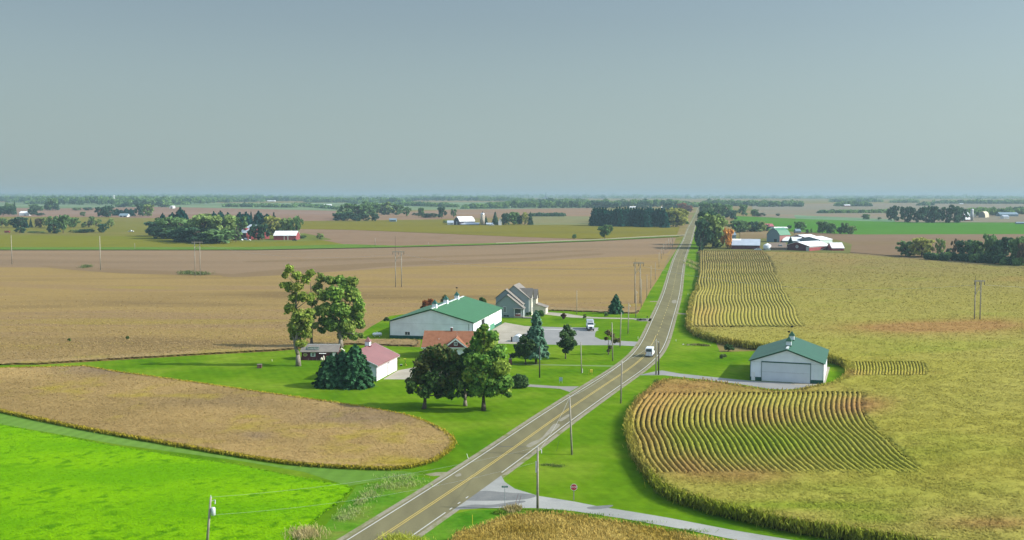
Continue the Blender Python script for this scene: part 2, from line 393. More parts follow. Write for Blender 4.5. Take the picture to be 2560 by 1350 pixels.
# ---------------------------------------------------------------- main road
Lpx = [(871, 1350), (1080, 1222.6), (1280, 1089), (1332, 1050), (1420, 991), (1500, 943), (1561, 911), (1591, 882), (1612, 845), (1628, 802), (1647, 762), (1663, 725), (1671, 689), (1682, 649), (1694, 625), (1709, 600), (1720, 570), (1730, 555), (1737, 540), (1743, 524), (1747, 513)]
Rpx = [(1080, 1299.6), (1237, 1188.5), (1305, 1142), (1431, 1045), (1486, 1012), (1566, 951), (1636, 903), (1655, 877), (1671, 831), (1689, 773), (1697, 741), (1704, 689), (1711, 647), (1719, 625), (1728, 600), (1734, 570), (1739, 555), (1745, 540), (1750, 524), (1753, 513)]
Lw = np.array([tuple(G(*p)[:2]) for p in Lpx]); Rw = np.array([tuple(G(*p)[:2]) for p in Rpx])
ys = np.geomspace(95, 3300, 400)
def lext(P):
    x = np.interp(ys, P[:, 1], P[:, 0]); s0 = (P[2, 0] - P[0, 0]) / (P[2, 1] - P[0, 1])
    return np.where(ys < P[0, 1], P[0, 0] + (ys - P[0, 1]) * s0, x)
xc = .5 * (lext(Lw) + lext(Rw))
k = np.exp(-.5 * (np.arange(-24, 25) / 7.0) ** 2); k /= k.sum()
pad = np.concatenate([xc[0] + (xc[1] - xc[0]) * np.arange(-24, 0), xc, xc[-1] + (xc[-1] - xc[-2]) * np.arange(1, 25)])
xc = np.convolve(pad, k, 'valid')
RC = np.stack([xc, ys], 1)
T = np.gradient(RC, axis=0); T /= np.linalg.norm(T, axis=1, keepdims=True); NRM = np.stack([T[:, 1], -T[:, 0]], 1)   # to the right
ARC = np.concatenate([[0], np.cumsum(np.linalg.norm(np.diff(RC, axis=0), axis=1))])
def road_x(Y): return float(np.interp(Y, RC[:, 1], RC[:, 0]))
def ribbon(name, o0, o1, m, dz, label, s0=None, s1=None, dashes=None, cat='marking'):
    V, Fc = [], []
    def run(a, b):
        n = max(2, int((b - a) / max(2.5, a * .012)) + 1)
        ss = np.linspace(a, b, n); base = len(V)
        for s in ss:
            p = np.array([np.interp(s, ARC, RC[:, 0]), np.interp(s, ARC, RC[:, 1])]); q = np.array([np.interp(s, ARC, NRM[:, 0]), np.interp(s, ARC, NRM[:, 1])])
            for o in (o0, o1):
                e = p + q * o; V.append((e[0], e[1], hz(e[1]) + dz))
        for i in range(n - 1): Fc.append((base + 2 * i, base + 2 * i + 1, base + 2 * i + 3, base + 2 * i + 2))
    a, b = s0 or 0, s1 or ARC[-1]
    if dashes:
        s = a
        while s < b: run(s, s + dashes[0]); s += dashes[0] + dashes[1]
    else: run(a, b)
    return props(npmesh(name, V, Fc, m), label, cat, None, 'structure')
def s_at(Y): return float(np.interp(Y, RC[:, 1], ARC))
m_asph = field_mat('old_asphalt', [C(128, 122, 94, 1.03), C(138, 132, 99, 1.03), C(147, 141, 107, 1.03)], .12, (1, .25, 1), fine=2.5, fine_amt=.10, rough=.85, stripes=(3.6, R(-14), .035))
m_should = field_mat('gravel_shoulder', [C(150, 142, 118), C(170, 162, 140), C(132, 138, 80)], .25, fine=2.5, fine_amt=.25)
m_white = mat('road_paint_white', C(222, 220, 210), .6, var=.06, scale=1.5)
m_yellow = mat('road_paint_yellow', C(214, 186, 92), .6, var=.1, scale=1.5)
ribbon('road_shoulder', -5.1, 5.1, m_should, .016, 'narrow gravel shoulder of the country road', cat='shoulder')
ribbon('road', -4.25, 4.25, m_asph, .024, 'two-lane asphalt country road curving into the distance', cat='road')
ribbon('edge_line', -3.80, -3.61, m_white, .030, 'white edge line on the left side of the road')
sI0, sI1 = s_at(150.5), s_at(172.5)      # the side road joins here
ribbon('edge_line', 3.61, 3.80, m_white, .030, 'white edge line on the near right side of the road', 0, sI0)
ribbon('edge_line', 3.61, 3.80, m_white, .030, 'white edge line on the far right side of the road', sI1)
ribbon('edge_line', 3.6, 3.8, m_white, .030, 'broken white edge line across the side road mouth', sI0 + 1.5, sI0 + 9, (.9, 2.2))
ribbon('centre_line', -.30, -.12, m_yellow, .030, 'left yellow centre line of the near road', 0, s_at(345))
ribbon('centre_line', .10, .28, m_yellow, .030, 'right yellow centre line of the near road', 0, s_at(300))
ribbon('centre_line', .08, .26, m_yellow, .030, 'dashed yellow centre line beyond the van', s_at(345), s_at(900), (3.6, 6.0))
# worn pale patches, and a pole's cast shadow painted as a dark strip
m_patch = field_mat('worn_patch', [C(176, 170, 152), C(160, 154, 132)], .5, fine=3, fine_amt=.12)
def patch(px, label, m=m_patch, dz=.028): sheet('road_patch', px, m, dz, label, smooth=True, cat='patch')
patch([(1316, 1114), (1330, 1105), (1352, 1096), (1372, 1074), (1385, 1060), (1400, 1062), (1392, 1072), (1372, 1086), (1350, 1104), (1325, 1118)], 'long pale worn patch beside the right edge line')
patch([(1398, 1050), (1420, 1036), (1424, 1040), (1404, 1053)], 'small pale worn patch up the road')
patch([(1138, 1188), (1150, 1183), (1153, 1189), (1142, 1192)], 'pale worn spot on the left lane')
patch([(1680, 752), (1690, 750), (1691, 757), (1682, 758)], 'pale worn spot on the far right lane')
m_poleshadow = mat('pole_shadow', C(96, 94, 82), .6)
patch([(1250, 1116), (1312, 1116.6), (1312, 1117.4), (1250, 1117)], 'thin painted shadow of the tilted pole across the road', m_poleshadow, .029)

# side road
SIDE = [(1118, 1279), (1169, 1271), (1258, 1270), (1347, 1270.5), (1435.5, 1278), (1554, 1296), (1707, 1323), (1840, 1350), (2300, 1450), (2560, 1450), (1980, 1350), (1840, 1327), (1673, 1295), (1584, 1280), (1495, 1266), (1435, 1254), (1347, 1240), (1287, 1222), (1262, 1205), (1252, 1187), (1200, 1180), (1040, 1290)]
m_side = field_mat('pale_asphalt', [C(158, 158, 152, 1.1), C(172, 172, 166, 1.1), C(182, 181, 174, 1.1)], .1, fine=2.2, fine_amt=.1)
sheet('side_road', SIDE, m_side, .020, 'pale grey side road joining from the right', cat='road')
m_seal = field_mat('dark_stain', [C(130, 132, 130), C(148, 148, 144)], .4, fine=2, fine_amt=.12)
for px, lab in (([(1200, 1228), (1260, 1231), (1340, 1238), (1300, 1250), (1180, 1252), (1150, 1246)], 'dark worn area across the side road mouth'),
                ([(1470, 1268), (1530, 1263), (1520, 1270), (1480, 1274)], 'dark stain on the side road by the stop sign'),
                ([(1180, 1262), (1230, 1262), (1300, 1252), (1310, 1256), (1240, 1268), (1130, 1274)], 'dark sealed strip at the near edge of the side road')):
    sheet('road_stain', px, m_seal, .0235, lab, smooth=True, cat='stain')

# drives and yards
m_conc = field_mat('concrete', [C(178, 170, 152), C(190, 182, 164), C(200, 192, 176)], .15, fine=1.2, fine_amt=.08)
m_lot = field_mat('lot_asphalt', [C(132, 132, 130, 1.5), C(148, 146, 142, 1.5)], .12, (1, .4, 1), fine=1.2, fine_amt=.08)
m_drv = field_mat('gravel_drive_cover', [C(158, 152, 146), C(172, 166, 158)], .2, fine=1.8, fine_amt=.14)
sheet('parking_lot', [(1310, 815), (1400, 818), (1497, 819), (1488, 832), (1487, 842), (1502, 849), (1606, 855), (1602, 866), (1540, 863), (1440, 863), (1310, 860)], m_lot, .010, 'grey asphalt lot with the white truck beside the green barn', cat='yard')
sheet('concrete_yard', [(1180, 853), (1262, 806), (1312, 815), (1345, 816), (1300, 840), (1330, 856), (1312, 860), (1180, 858)], m_conc, .014, 'pale concrete yard along the green barn doors', cat='yard')
sheet('parking_line', [(1345, 822), (1496, 825), (1496, 826.2), (1345, 823.2)], m_white, .016, 'faint white line on the parking lot', cat='marking')
sheet('house_drive', [(1352, 779), (1420, 784), (1440, 788), (1480, 792.5), (1586, 795.6), (1586, 798.2), (1480, 796), (1430, 794), (1352, 785)], m_conc, .012, 'thin pale concrete drive to the grey house', cat='drive')
sheet('house_drive', [(1584, 796), (1640, 796), (1634, 803), (1600, 803), (1584, 799)], m_drv, .016, 'gravel end of the house drive at the road', cat='drive')
sheet('garage_drive', [(958, 948), (995, 926), (1050, 916), (1130, 922), (1140, 948), (1060, 949)], m_conc, .012, 'concrete apron in front of the maroon-roofed garage', cat='drive')
sheet('gravel_drive', [(1040, 930), (1140, 940), (1240, 958), (1325, 961), (1400, 966), (1448, 966), (1424, 980), (1400, 972), (1325, 967), (1240, 966), (1130, 952), (1050, 946)], m_drv, .015, 'gravel drive from the road behind the maples', cat='drive', smooth=False)
sheet('gravel_drive', [(1498, 943), (1530, 922), (1548, 920), (1566, 911), (1500, 952), (1462, 966)], m_drv, .013, 'gravel widening beside the left edge of the road', cat='drive')
m_path = field_mat('worn_path', [C(128, 158, 92), C(140, 160, 110)], .2, fine=1.5, fine_amt=.12)
sheet('path', [(1278, 909), (1400, 911.5), (1545, 914), (1545, 917), (1400, 914), (1278, 911.5)], m_path, .009, 'faint worn path across the lawn to the statue', cat='path')
sheet('hangar_drive', [(1640, 928), (1655, 926), (1700, 934), (1786, 943), (1875, 952), (1980, 957), (2046, 962), (1990, 972), (1960, 974), (1923, 972), (1855, 961), (1780, 951), (1660, 938), (1596, 938)], m_lot, .010, 'grey drive from the road to the green-roofed hangar', cat='drive')
sheet('concrete_apron', [(1978, 957), (2052, 957), (2046, 964), (1976, 962)], m_conc, .016, 'pale concrete apron at the hangar door', cat='apron')
sheet('gravel_strip', [(2056, 957), (2064, 916), (2075, 918), (2064, 957)], m_conc, .014, 'pale gravel strip along the right side of the hangar', cat='gravel')
sheet('field_entrance', [(1062, 1186), (1090, 1181), (1136, 1180), (1118, 1190), (1075, 1190)], m_should, .020, 'dirt field entrance on the left of the road', cat='track')
sheet('field_entrance', [(1625, 752.5), (1655, 753), (1655, 755), (1625, 754.5)], m_should, .018, 'short pale field entrance left of the far road', cat='track')
sheet('field_entrance', [(1684, 781), (1722, 784), (1722, 787), (1686, 785)], m_should, .018, 'short pale field entrance right of the far road', cat='track')
m_lane = field_mat('mown_lane', [C(108, 148, 58), C(122, 160, 70)], .05, (.3, 1, 1), fine=.8, fine_amt=.12, stripes=(3, R(10), .06))
sheet('grass_lane', [(-350, 955), (-60, 1022), (250, 1085), (500, 1130), (700, 1163), (900, 1176), (1010, 1178), (1060, 1186), (960, 1200), (870, 1215), (760, 1180), (600, 1152), (300, 1112), (-60, 1050), (-350, 984)], m_lane, .007, 'dull green mown lane between the bean field and the bright hayfield', cat='grass')
m_ditch = field_mat('rough_grass', [C(70, 128, 24), C(104, 150, 40), C(130, 140, 62)], .12, fine=.9, fine_amt=.28)
sheet('roadside_grass', [(720, 1420), (860, 1260), (890, 1215), (1020, 1190), (1075, 1196), (1110, 1206), (840, 1370)], m_ditch, .008, 'rough green ditch grass left of the near road', cat='grass')
sheet('roadside_grass', [(1000, 1400), (1110, 1290), (1180, 1275), (1270, 1274), (1440, 1283), (1640, 1316), (1800, 1350), (2000, 1400)], m_ditch, .009, 'rough green grass at the bottom edge below the side road', cat='grass')

# ---------------------------------------------------------------- standing crops
def proj(X, Y, Z=0.0):
    d = Y * cp - (Z - H) * sp; u = Y * sp + (Z - H) * cp
    return CX + F * X / d, CY - F * u / d
def spread(poly, n, rng, y0=None, y1=None):
    """random points in a field, thinning out with distance"""
    P = np.asarray(poly); a, b = (y0 or P[:, 1].min()), (y1 or P[:, 1].max())
    Y = 1 / rng.uniform(1 / b, 1 / a, n); s = P[:, 0] / P[:, 1]
    X = rng.uniform(s.min(), s.max(), n) * Y
    k = inside(poly, X, Y); return X[k], Y[k]
def edge_points(poly, n, rng, deep=.8):
    P = np.asarray(poly); Q = np.roll(P, -1, 0); ln = np.linalg.norm(Q - P, axis=1)
    wgt = ln / np.maximum(60, .5 * (P[:, 1] + Q[:, 1])) ** 1.3
    i = rng.choice(len(P), n, p=wgt / wgt.sum()); t = rng.random((n, 1))
    p = P[i] * (1 - t) + Q[i] * t + rng.normal(0, deep, (n, 2))
    return p[:, 0], p[:, 1]
def blades(X, Y, z0, ln, wd, col, rng, lean=.7, droop=.0, grow=True, ref=200.0, cv=.2):
    n = len(X); s = np.clip(Y / ref, .8, 3.0) if grow else np.ones(n)
    a = rng.uniform(0, 2 * math.pi, n); tilt = rng.uniform(.05 if lean < 1.4 else .72, 1.0, n) * lean
    U = np.stack([np.cos(a) * np.sin(tilt), np.sin(a) * np.sin(tilt), np.cos(tilt) - droop], 1)
    b = a + rng.uniform(.9, 2.2, n); Wv = np.stack([np.cos(b), np.sin(b), np.zeros(n)], 1)
    L_ = (ln * rng.uniform(.6, 1.3, n) * np.sqrt(s)); W_ = wd * rng.uniform(.6, 1.3, n) * s
    c = np.stack([X, Y, hzv(Y) + z0 + .3 * L_], 1)
    V, Fc = quads(c, U * (L_ / 2)[:, None], Wv * (W_ / 2)[:, None])
    cc = np.repeat(col * rng.uniform(1 - cv, 1 + cv, (n, 1)), 4, 0)
    return V, Fc, cc
def canopy(poly, cell, h, rough, colf, rng, excl=(), skirt=None, scale=.35):
    P = np.asarray(poly); x = np.arange(P[:, 0].min() - cell, P[:, 0].max() + 2 * cell, cell); y = np.arange(P[:, 1].min() - cell, P[:, 1].max() + 2 * cell, cell)
    X, Y = np.meshgrid(x, y, indexing='ij')
    Xj = X + rng.uniform(-.3, .3, X.shape) * cell; Yj = Y + rng.uniform(-.3, .3, X.shape) * cell
    ins = inside(poly, Xj, Yj)
    for e in excl: ins &= ~inside(e, Xj, Yj)
    Z = hzv(Yj) + (h(Xj, Yj) if callable(h) else h) + rough * (fbm(Xj * scale, Yj * scale, 3) - .5) * 1.6 + rng.normal(0, rough * .2, X.shape)
    idx = np.arange(X.size).reshape(X.shape)
    q = ins[:-1, :-1] & ins[1:, :-1] & ins[1:, 1:] & ins[:-1, 1:]
    Fc = np.stack([idx[:-1, :-1][q], idx[1:, :-1][q], idx[1:, 1:][q], idx[:-1, 1:][q]], 1)
    V = np.stack([Xj.ravel(), Yj.ravel(), Z.ravel()], 1); col = colf(V[:, 0], V[:, 1]) * rng.uniform(.92, 1.08, (len(V), 1))
    # side of the stand, down to the ground
    qp = np.pad(q, 1); sk = []
    for di, dj, (a, b) in ((-1, 0, ((0, 0), (0, 1))), (1, 0, ((1, 0), (1, 1))), (0, -1, ((0, 0), (1, 0))), (0, 1, ((0, 1), (1, 1)))):
        e = q & ~qp[1 + di:qp.shape[0] - 1 + di, 1 + dj:qp.shape[1] - 1 + dj]; ii, jj = np.nonzero(e)
        sk.append(np.stack([idx[ii + a[0], jj + a[1]], idx[ii + b[0], jj + b[1]]], 1))
    sk = np.concatenate(sk)
    used = np.zeros(len(V), bool); used[Fc.ravel()] = True
    m = np.cumsum(used) - 1; Fc = m[Fc]; sk = m[sk]; V = V[used]; col = col[used]
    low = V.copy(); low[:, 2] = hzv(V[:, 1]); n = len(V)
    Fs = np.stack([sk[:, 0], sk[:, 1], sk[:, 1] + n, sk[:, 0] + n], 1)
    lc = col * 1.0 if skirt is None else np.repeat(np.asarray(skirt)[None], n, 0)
    return np.concatenate([V, low]), np.concatenate([Fc, Fs]), np.concatenate([col, lc])
def join(parts):
    V, Fc, Cc, o = [], [], [], 0
    for v, f, c in parts: V.append(v); Fc.append(f + o); Cc.append(c); o += len(v)
    return np.concatenate(V), np.concatenate(Fc), np.concatenate(Cc)
def row_ribbons(paths, zlow, ztop, wid, colf, rng, shift=None):
    """paths (rows, n, 2): each row a ragged ridge of plants"""
    rws, n, _ = paths.shape
    d = np.gradient(paths, axis=1); d /= np.linalg.norm(d, axis=2, keepdims=True); nr = np.stack([d[..., 1], -d[..., 0]], 2)
    V = []; sect = [(-1, 0), (-.95, .78), (-.5, 1.0), (.5, 1.0), (.95, .8), (1, 0)]
    for o, hh in sect:
        jt = shift or .25; wj = wid * .5 * o * rng.uniform(1 - jt, 1 + jt, (rws, n, 1)); p = paths + nr * wj
        z = zlow + (ztop - zlow) * hh * rng.uniform(1 - jt * .7, 1 + jt * .5, (rws, n)) + hzv(p[..., 1])
        V.append(np.concatenate([p, z[..., None]], 2))
    V = np.stack(V, 2); k = len(sect); idx = np.arange(rws * n * k).reshape(rws, n, k)
    Fc = np.stack([idx[:, :-1, :-1], idx[:, :-1, 1:], idx[:, 1:, 1:], idx[:, 1:, :-1]], -1).reshape(-1, 4)
    V = V.reshape(-1, 3); c = colf(V[:, 0], V[:, 1]) * rng.uniform(1 - (shift or .2), 1 + (shift or .2), (len(V), 1))
    return V, Fc, c
def gaussmix(X, Y, spots):
    px, py = proj(X, Y); t = np.zeros_like(px)
    for cx, cy_, rx, ry, a in spots: t += a * np.exp(-((px - cx) / rx) ** 2 - ((py - cy_) / ry) ** 2)
    return t

crop_m = attr_mat('crop_leaves', transl=.2)
K1, K2, K3 = 1.72, 1.42, 1.6                                     # leaves shade one another: the leaf itself is paler than the stand

# corn on the right of the road
CORN = [(1748, 625, 2.2), (1747, 638, 0), (1746, 689, 0), (1740, 715, 0), (1745, 733, 0), (1733, 747, 0), (1724, 795, 0), (1721, 820, 0), (1724, 829, 0), (1743, 842, 0), (1786, 856, 0), (1820, 863, 0),
        (1855, 869, 0), (1882, 874, 0), (1970, 880, 0), (2064, 904, 0), (2095, 913, 0), (2118, 921, 0), (2127, 927, 1), (2119, 936, 2.2), (2095, 950, 2.2), (2061, 960, 2.2), (1985, 974, 2.2), (1923, 974, 2.2),
        (1855, 963, 2.2), (1786, 951, 2.2), (1700, 945, 2.2), (1664, 947, 2.2), (1640, 962, 2), (1602, 1003, 1), (1577, 1050, 0), (1573, 1087, 0), (1580, 1120, 0), (1597, 1160, 0), (1623, 1200, 0),
        (1653, 1237, 0), (1700, 1262, 0), (1740, 1272, 0), (1793, 1290, 0), (1873, 1308, 0), (1940, 1324, 0), (2007, 1338, 0), (2107, 1352, 0), (2400, 1400, 0), (2900, 1480, 0), (2800, 900, 0), (2720, 690, 0),
        (2560, 668, 2.2), (2400, 655, 2.2), (2240, 641, 2.2), (2130, 632, 2.2), (1980, 628, 2.2), (1850, 627, 2.2)]
cornp = [tuple(G(a, b, z)[:2]) for a, b, z in CORN]
TAN = [(2320, 832, 190, 15, 1.5), (2480, 822, 120, 14, .9), (2140, 1035, 90, 26, 1.2), (1760, 975, 160, 26, .9), (1980, 985, 120, 18, .7), (1625, 1080, 60, 110, .8), (1900, 1060, 160, 28, .75), (1850, 1215, 140, 26, 1.0), (1720, 1190, 70, 34, .8), (1700, 1020, 130, 30, .7),
       (2480, 1345, 120, 16, .8), (2110, 952, 60, 14, .7), (2280, 952, 110, 9, .45), (1760, 800, 50, 30, .5), (1800, 870, 60, 10, .4), (2100, 665, 90, 12, .4), (2540, 705, 80, 8, .6), (1990, 640, 160, 10, .5)]
GRN = [(1880, 1130, 200, 36, .9), (2200, 1260, 300, 40, .35), (1960, 1300, 320, 14, .8), (2180, 1330, 120, 16, .7), (2350, 880, 300, 25, .35), (2300, 1160, 300, 40, .2)]
def corn_col(X, Y):
    px, py = proj(X, Y)
    far = np.clip((Y - 300) / 400, 0, 1)
    n1 = fbm(X * .012 + 3, Y * .03, 4); n2 = fbm(X * .05, Y * .09 + 9, 3)
    c = mixc(C(154, 147, 62, K1), C(159, 150, 75, K1), (n1 - .3) * 1.8)
    c = c * (1 - far[:, None]) + np.asarray(C(147, 132, 76, K1 * .85))[None] * far[:, None]
    g = np.clip(gaussmix(X, Y, GRN) + (n2 - .58) * .7, 0, 1)[:, None]
    c = c * (1 - g) + np.asarray(C(126, 144, 36, K1))[None] * g
    t = np.clip(gaussmix(X, Y, TAN) * (.6 + .8 * n2) + (n1 - .7) * .6, 0, 1)[:, None]
    return c * (1 - t) + np.asarray(C(160, 126, 74, K1))[None] * t
rng = np.random.default_rng(3)
# near rows: they follow the curve of the field edge
eb = np.array([tuple(G(a, b, z)[:2]) for a, b, z in [(1640, 962, 2), (1602, 1003, 1), (1577, 1050, 0), (1573, 1087, 0), (1580, 1120, 0), (1597, 1160, 0), (1623, 1200, 0)]])[::-1]
Yr = np.arange(164, 234, .8); XL = np.interp(Yr, eb[:, 1], eb[:, 0]); kk = np.ones(15) / 15
XL = np.convolve(np.pad(XL, 7, mode='edge'), kk, 'valid'); XL += .35 * np.sin(Yr * .21) * np.clip((215 - Yr) / 30, 0, 1)
rowsN = np.stack([np.stack([XL + .6 + j * 1.07 + .0016 * j * (Yr - 205), Yr], 1) for j in range(44)])
near_rows_poly = [tuple(rowsN[0, i] - (.9, 0)) for i in range(0, len(Yr), 4)] + [tuple(rowsN[-1, i] + (.5, 0)) for i in range(len(Yr) - 1, -1, -4)]
# far rows: straight, along the road, spreading a little
la = np.array([tuple(G(a, b, 0)[:2]) for a, b in [(1722, 826), (1726, 795), (1735, 747), (1747, 733), (1742, 715), (1748, 689), (1749, 638), (1750, 628)]])
ra = np.array([tuple(G(a, b, 0)[:2]) for a, b in [(1992, 826), (1972, 780), (1958, 745), (1942, 715), (1925, 680), (1915, 650), (1900, 632)]])
Yf = np.concatenate([np.arange(354, 470, 1.8), np.arange(470, 830, 3.0)])
lx = np.interp(Yf, la[:, 1], la[:, 0]); rx = np.interp(Yf, ra[:, 1], ra[:, 0]); kk = np.ones(7) / 7
lx = np.convolve(np.pad(lx, 3, mode='edge'), kk, 'valid'); rx = np.convolve(np.pad(rx, 3, mode='edge'), kk, 'valid')
wob = .22 * np.sin(Yf * .11) + .4 * np.sin(Yf * .047 + 1)
NF = 30
rowsF = np.stack([np.stack([lx + .9 + (rx - lx) * (j / (NF - 1)) + wob * min(1, j / 3), Yf], 1) for j in range(NF)])
far_rows_poly = [tuple(rowsF[0, i] - (.8, 0)) for i in range(0, len(Yf), 4)] + [tuple(rowsF[-1, i] - (.9, 0)) for i in range(len(Yf) - 1, -1, -4)]
# small block right of the hangar
Ys = np.arange(256, 277, 1.2)
rowsS = np.stack([np.stack([xat(2136, 926, 266) + j * .80 + (.33 + .0022 * j) * (Ys - 266) + .3 * np.sin((Ys - 256) * .16), Ys], 1) for j in range(23)])
small_rows_poly = [tuple(p) for p in rowsS[0]] + [tuple(p) for p in rowsS[-1][::-1]]
ROWP = [near_rows_poly, far_rows_poly, small_rows_poly]
soilc = lambda X, Y: np.repeat(np.asarray([C(120, 92, 48)]), len(X), 0) * (.7 + .6 * vnoise(X * .9, Y * .9))[:, None]
parts = []
nearc = [p for p in cornp]
def clip_y(poly, y0, y1):
    bm = bmesh.new(); f = bm.faces.new([bm.verts.new((x, y, 0)) for x, y in poly])
    return poly
mid = lambda X, Y: corn_col(X, Y)
def canopy_zone(poly, cell, y0, y1, h, rough, excl, skirt, seed):
    xs = [p[0] for p in poly]; big = 1e4
    # keep only the strip of the field between two depths
    P = [p for p in poly]
    def half(P, yv, keep_above):
        out = []
        for i in range(len(P)):
            a, b = P[i], P[(i + 1) % len(P)]; ia, ib = (a[1] >= yv) == keep_above, (b[1] >= yv) == keep_above
            if ia: out.append(a)
            if ia != ib: t = (yv - a[1]) / (b[1] - a[1]); out.append((a[0] + t * (b[0] - a[0]), yv))
        return out
    P = half(half(P, y0, True), y1, False)
    return canopy(P, cell, h, rough, mid, np.random.default_rng(seed), excl, skirt)
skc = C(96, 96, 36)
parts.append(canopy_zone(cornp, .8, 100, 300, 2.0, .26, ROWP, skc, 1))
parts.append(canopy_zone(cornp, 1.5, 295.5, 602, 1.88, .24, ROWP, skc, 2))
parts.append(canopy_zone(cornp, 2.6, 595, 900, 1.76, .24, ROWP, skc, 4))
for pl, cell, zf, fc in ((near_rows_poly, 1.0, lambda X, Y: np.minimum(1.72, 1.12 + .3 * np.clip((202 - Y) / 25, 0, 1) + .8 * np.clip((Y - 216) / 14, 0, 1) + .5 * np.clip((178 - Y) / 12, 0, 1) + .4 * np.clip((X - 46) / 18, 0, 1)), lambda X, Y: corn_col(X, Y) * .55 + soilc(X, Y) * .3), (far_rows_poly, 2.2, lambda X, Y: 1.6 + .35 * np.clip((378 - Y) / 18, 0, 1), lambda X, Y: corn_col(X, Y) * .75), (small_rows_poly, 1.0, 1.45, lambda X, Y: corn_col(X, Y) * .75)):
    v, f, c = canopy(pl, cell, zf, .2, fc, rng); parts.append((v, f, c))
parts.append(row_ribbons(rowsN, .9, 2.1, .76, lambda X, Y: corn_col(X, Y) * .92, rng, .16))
parts.append(row_ribbons(rowsF, .9, 2.15, 1.2, lambda X, Y: corn_col(X, Y), rng, .07))
parts.append(row_ribbons(rowsS, .9, 2.1, .66, lambda X, Y: corn_col(X, Y), rng, .08))
X, Y = spread(cornp, 620000, rng, y1=900)
ok = np.ones(len(X), bool)
for pl in ROWP: ok &= ~inside(pl, X, Y)
X, Y = X[ok], Y[ok]
parts.append(blades(X, Y, 1.85 - .12 * (Y > 300) - .12 * (Y > 600) + rng.normal(0, .1, len(X)), .5, .12, corn_col(X, Y), rng, 1.5, cv=.07))
for rows, n, wv in ((rowsN, 30000, .26), (rowsF, 5000, .2), (rowsS, 2500, .2)):
    j = rng.integers(0, rows.shape[0], n); i = rng.integers(0, rows.shape[1] - 1, n); t = rng.random((n, 1))
    p = rows[j, i] * (1 - t) + rows[j, i + 1] * t + rng.normal(0, wv * .5, (n, 2))
    parts.append(blades(p[:, 0], p[:, 1], rng.uniform(1.4, 1.9, n), .6, .11, corn_col(p[:, 0], p[:, 1]), rng, 1.2, ref=260, cv=.12))
X, Y = edge_points(cornp, 60000, rng, .45); k = Y < 520; X, Y = X[k], Y[k]; zz = rng.uniform(.1, 1.9, len(X))
lowc = mixc(C(104, 124, 24, K1), C(140, 156, 34, K1), zz / 1.9) * (.6 * np.clip((172 - Y) / 12, .12, 1))[:, None] + corn_col(X, Y) * (1 - .6 * np.clip((172 - Y) / 12, .12, 1))[:, None]
parts.append(blades(X, Y, zz, .8, .12, lowc, rng, 1.1))
V, Fc, Cc = join(parts)
props(npmesh('corn_field', V, Fc, crop_m, None, Cc), 'tall yellow green corn in rows on the right of the road', 'corn', None, 'stuff')

# dry corn at the bottom edge
DRY = [(1150, 1352, 0), (1175, 1332, 1), (1210, 1312, 1.3), (1262, 1290, 1.4), (1330, 1282, 1.4), (1400, 1284, 1.4), (1500, 1297, 1.4), (1600, 1314, 1.4), (1700, 1332, 1.4), (1800, 1352, 1.4), (2000, 1400, 0), (2000, 1480, 0), (1100, 1480, 0), (1120, 1400, 0)]
dryp = [tuple(G(a, b, z)[:2]) for a, b, z in DRY]
dcol = lambda X, Y: mixc(C(158, 136, 60, K3), C(188, 164, 90, K3), (fbm(X * .1, Y * .12, 3) - .3) * 2.5)
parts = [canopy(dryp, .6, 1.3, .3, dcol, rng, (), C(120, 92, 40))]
X, Y = spread(dryp, 90000, rng); parts.append(blades(X, Y, 1.15 + rng.normal(0, .14, len(X)), .5, .09, dcol(X, Y), rng, 1.25, ref=150))
X, Y = edge_points(dryp, 9000, rng, .35); parts.append(blades(X, Y, rng.uniform(.1, 1.4, len(X)), .6, .1, dcol(X, Y), rng, 1.0, ref=150))
V, Fc, Cc = join(parts)
props(npmesh('dry_corn_field', V, Fc, crop_m, None, Cc), 'dry golden brown corn at the bottom edge below the side road', 'corn', None, 'stuff')

# ripe beans in front of the lawn
BEAN = [(-350, 930, .5), (-70, 921, .5), (100, 918, .5), (190, 916, .5), (215, 916, .5), (290, 929, .5), (400, 944, .5), (520, 961, .5), (650, 980, .5), (800, 1001, .5), (880, 1013, .5), (1000, 1034, .5), (1062, 1054, .4), (1112, 1082, .3), (1132, 1106, 0),
        (1122, 1128, 0), (1080, 1156, 0), (1000, 1174, 0), (900, 1173, 0), (800, 1168, 0), (700, 1158, 0), (500, 1126, 0), (250, 1082, 0), (100, 1052, 0), (-70, 1014, 0), (-350, 948, 0)]
beanp = catmull([tuple(G(a, b, z)[:2]) for a, b, z in BEAN], True, 4)
YEL = [(760, 1085, 220, 22, .8), (1040, 1090, 60, 40, .5), (180, 970, 120, 22, .8), (420, 1000, 220, 14, .6), (620, 1055, 160, 16, .6), (1000, 1165, 110, 12, 1.2), (860, 1110, 110, 18, .5), (650, 1140, 200, 10, .5)]
GRY = [(900, 1050, 170, 22, .8), (250, 930, 120, 14, .8), (640, 1095, 40, 10, .9), (940, 1022, 60, 8, .8), (560, 1010, 200, 16, .4)]
def bean_col(X, Y):
    n1 = fbm(X * .03 + 5, Y * .06, 4); n2 = fbm(X * .22, Y * .22, 3)
    c = mixc(C(160, 135, 86, K2), C(184, 155, 100, K2), (n1 - .3) * 2.4)
    g = np.clip(gaussmix(X, Y, GRY) * (.5 + n2), 0, 1)[:, None]; c = c * (1 - g) + np.asarray(C(148, 126, 98, K2))[None] * g
    t = np.clip(gaussmix(X, Y, YEL) * (.1 + .9 * n2) + (n2 - .66) * 1.2, 0, 1)[:, None]
    return c * (1 - t) + np.asarray(C(176, 158, 60, K2))[None] * t
parts = [canopy(beanp, .6, .56, .10, bean_col, rng, (), C(84, 92, 24), scale=.6)]
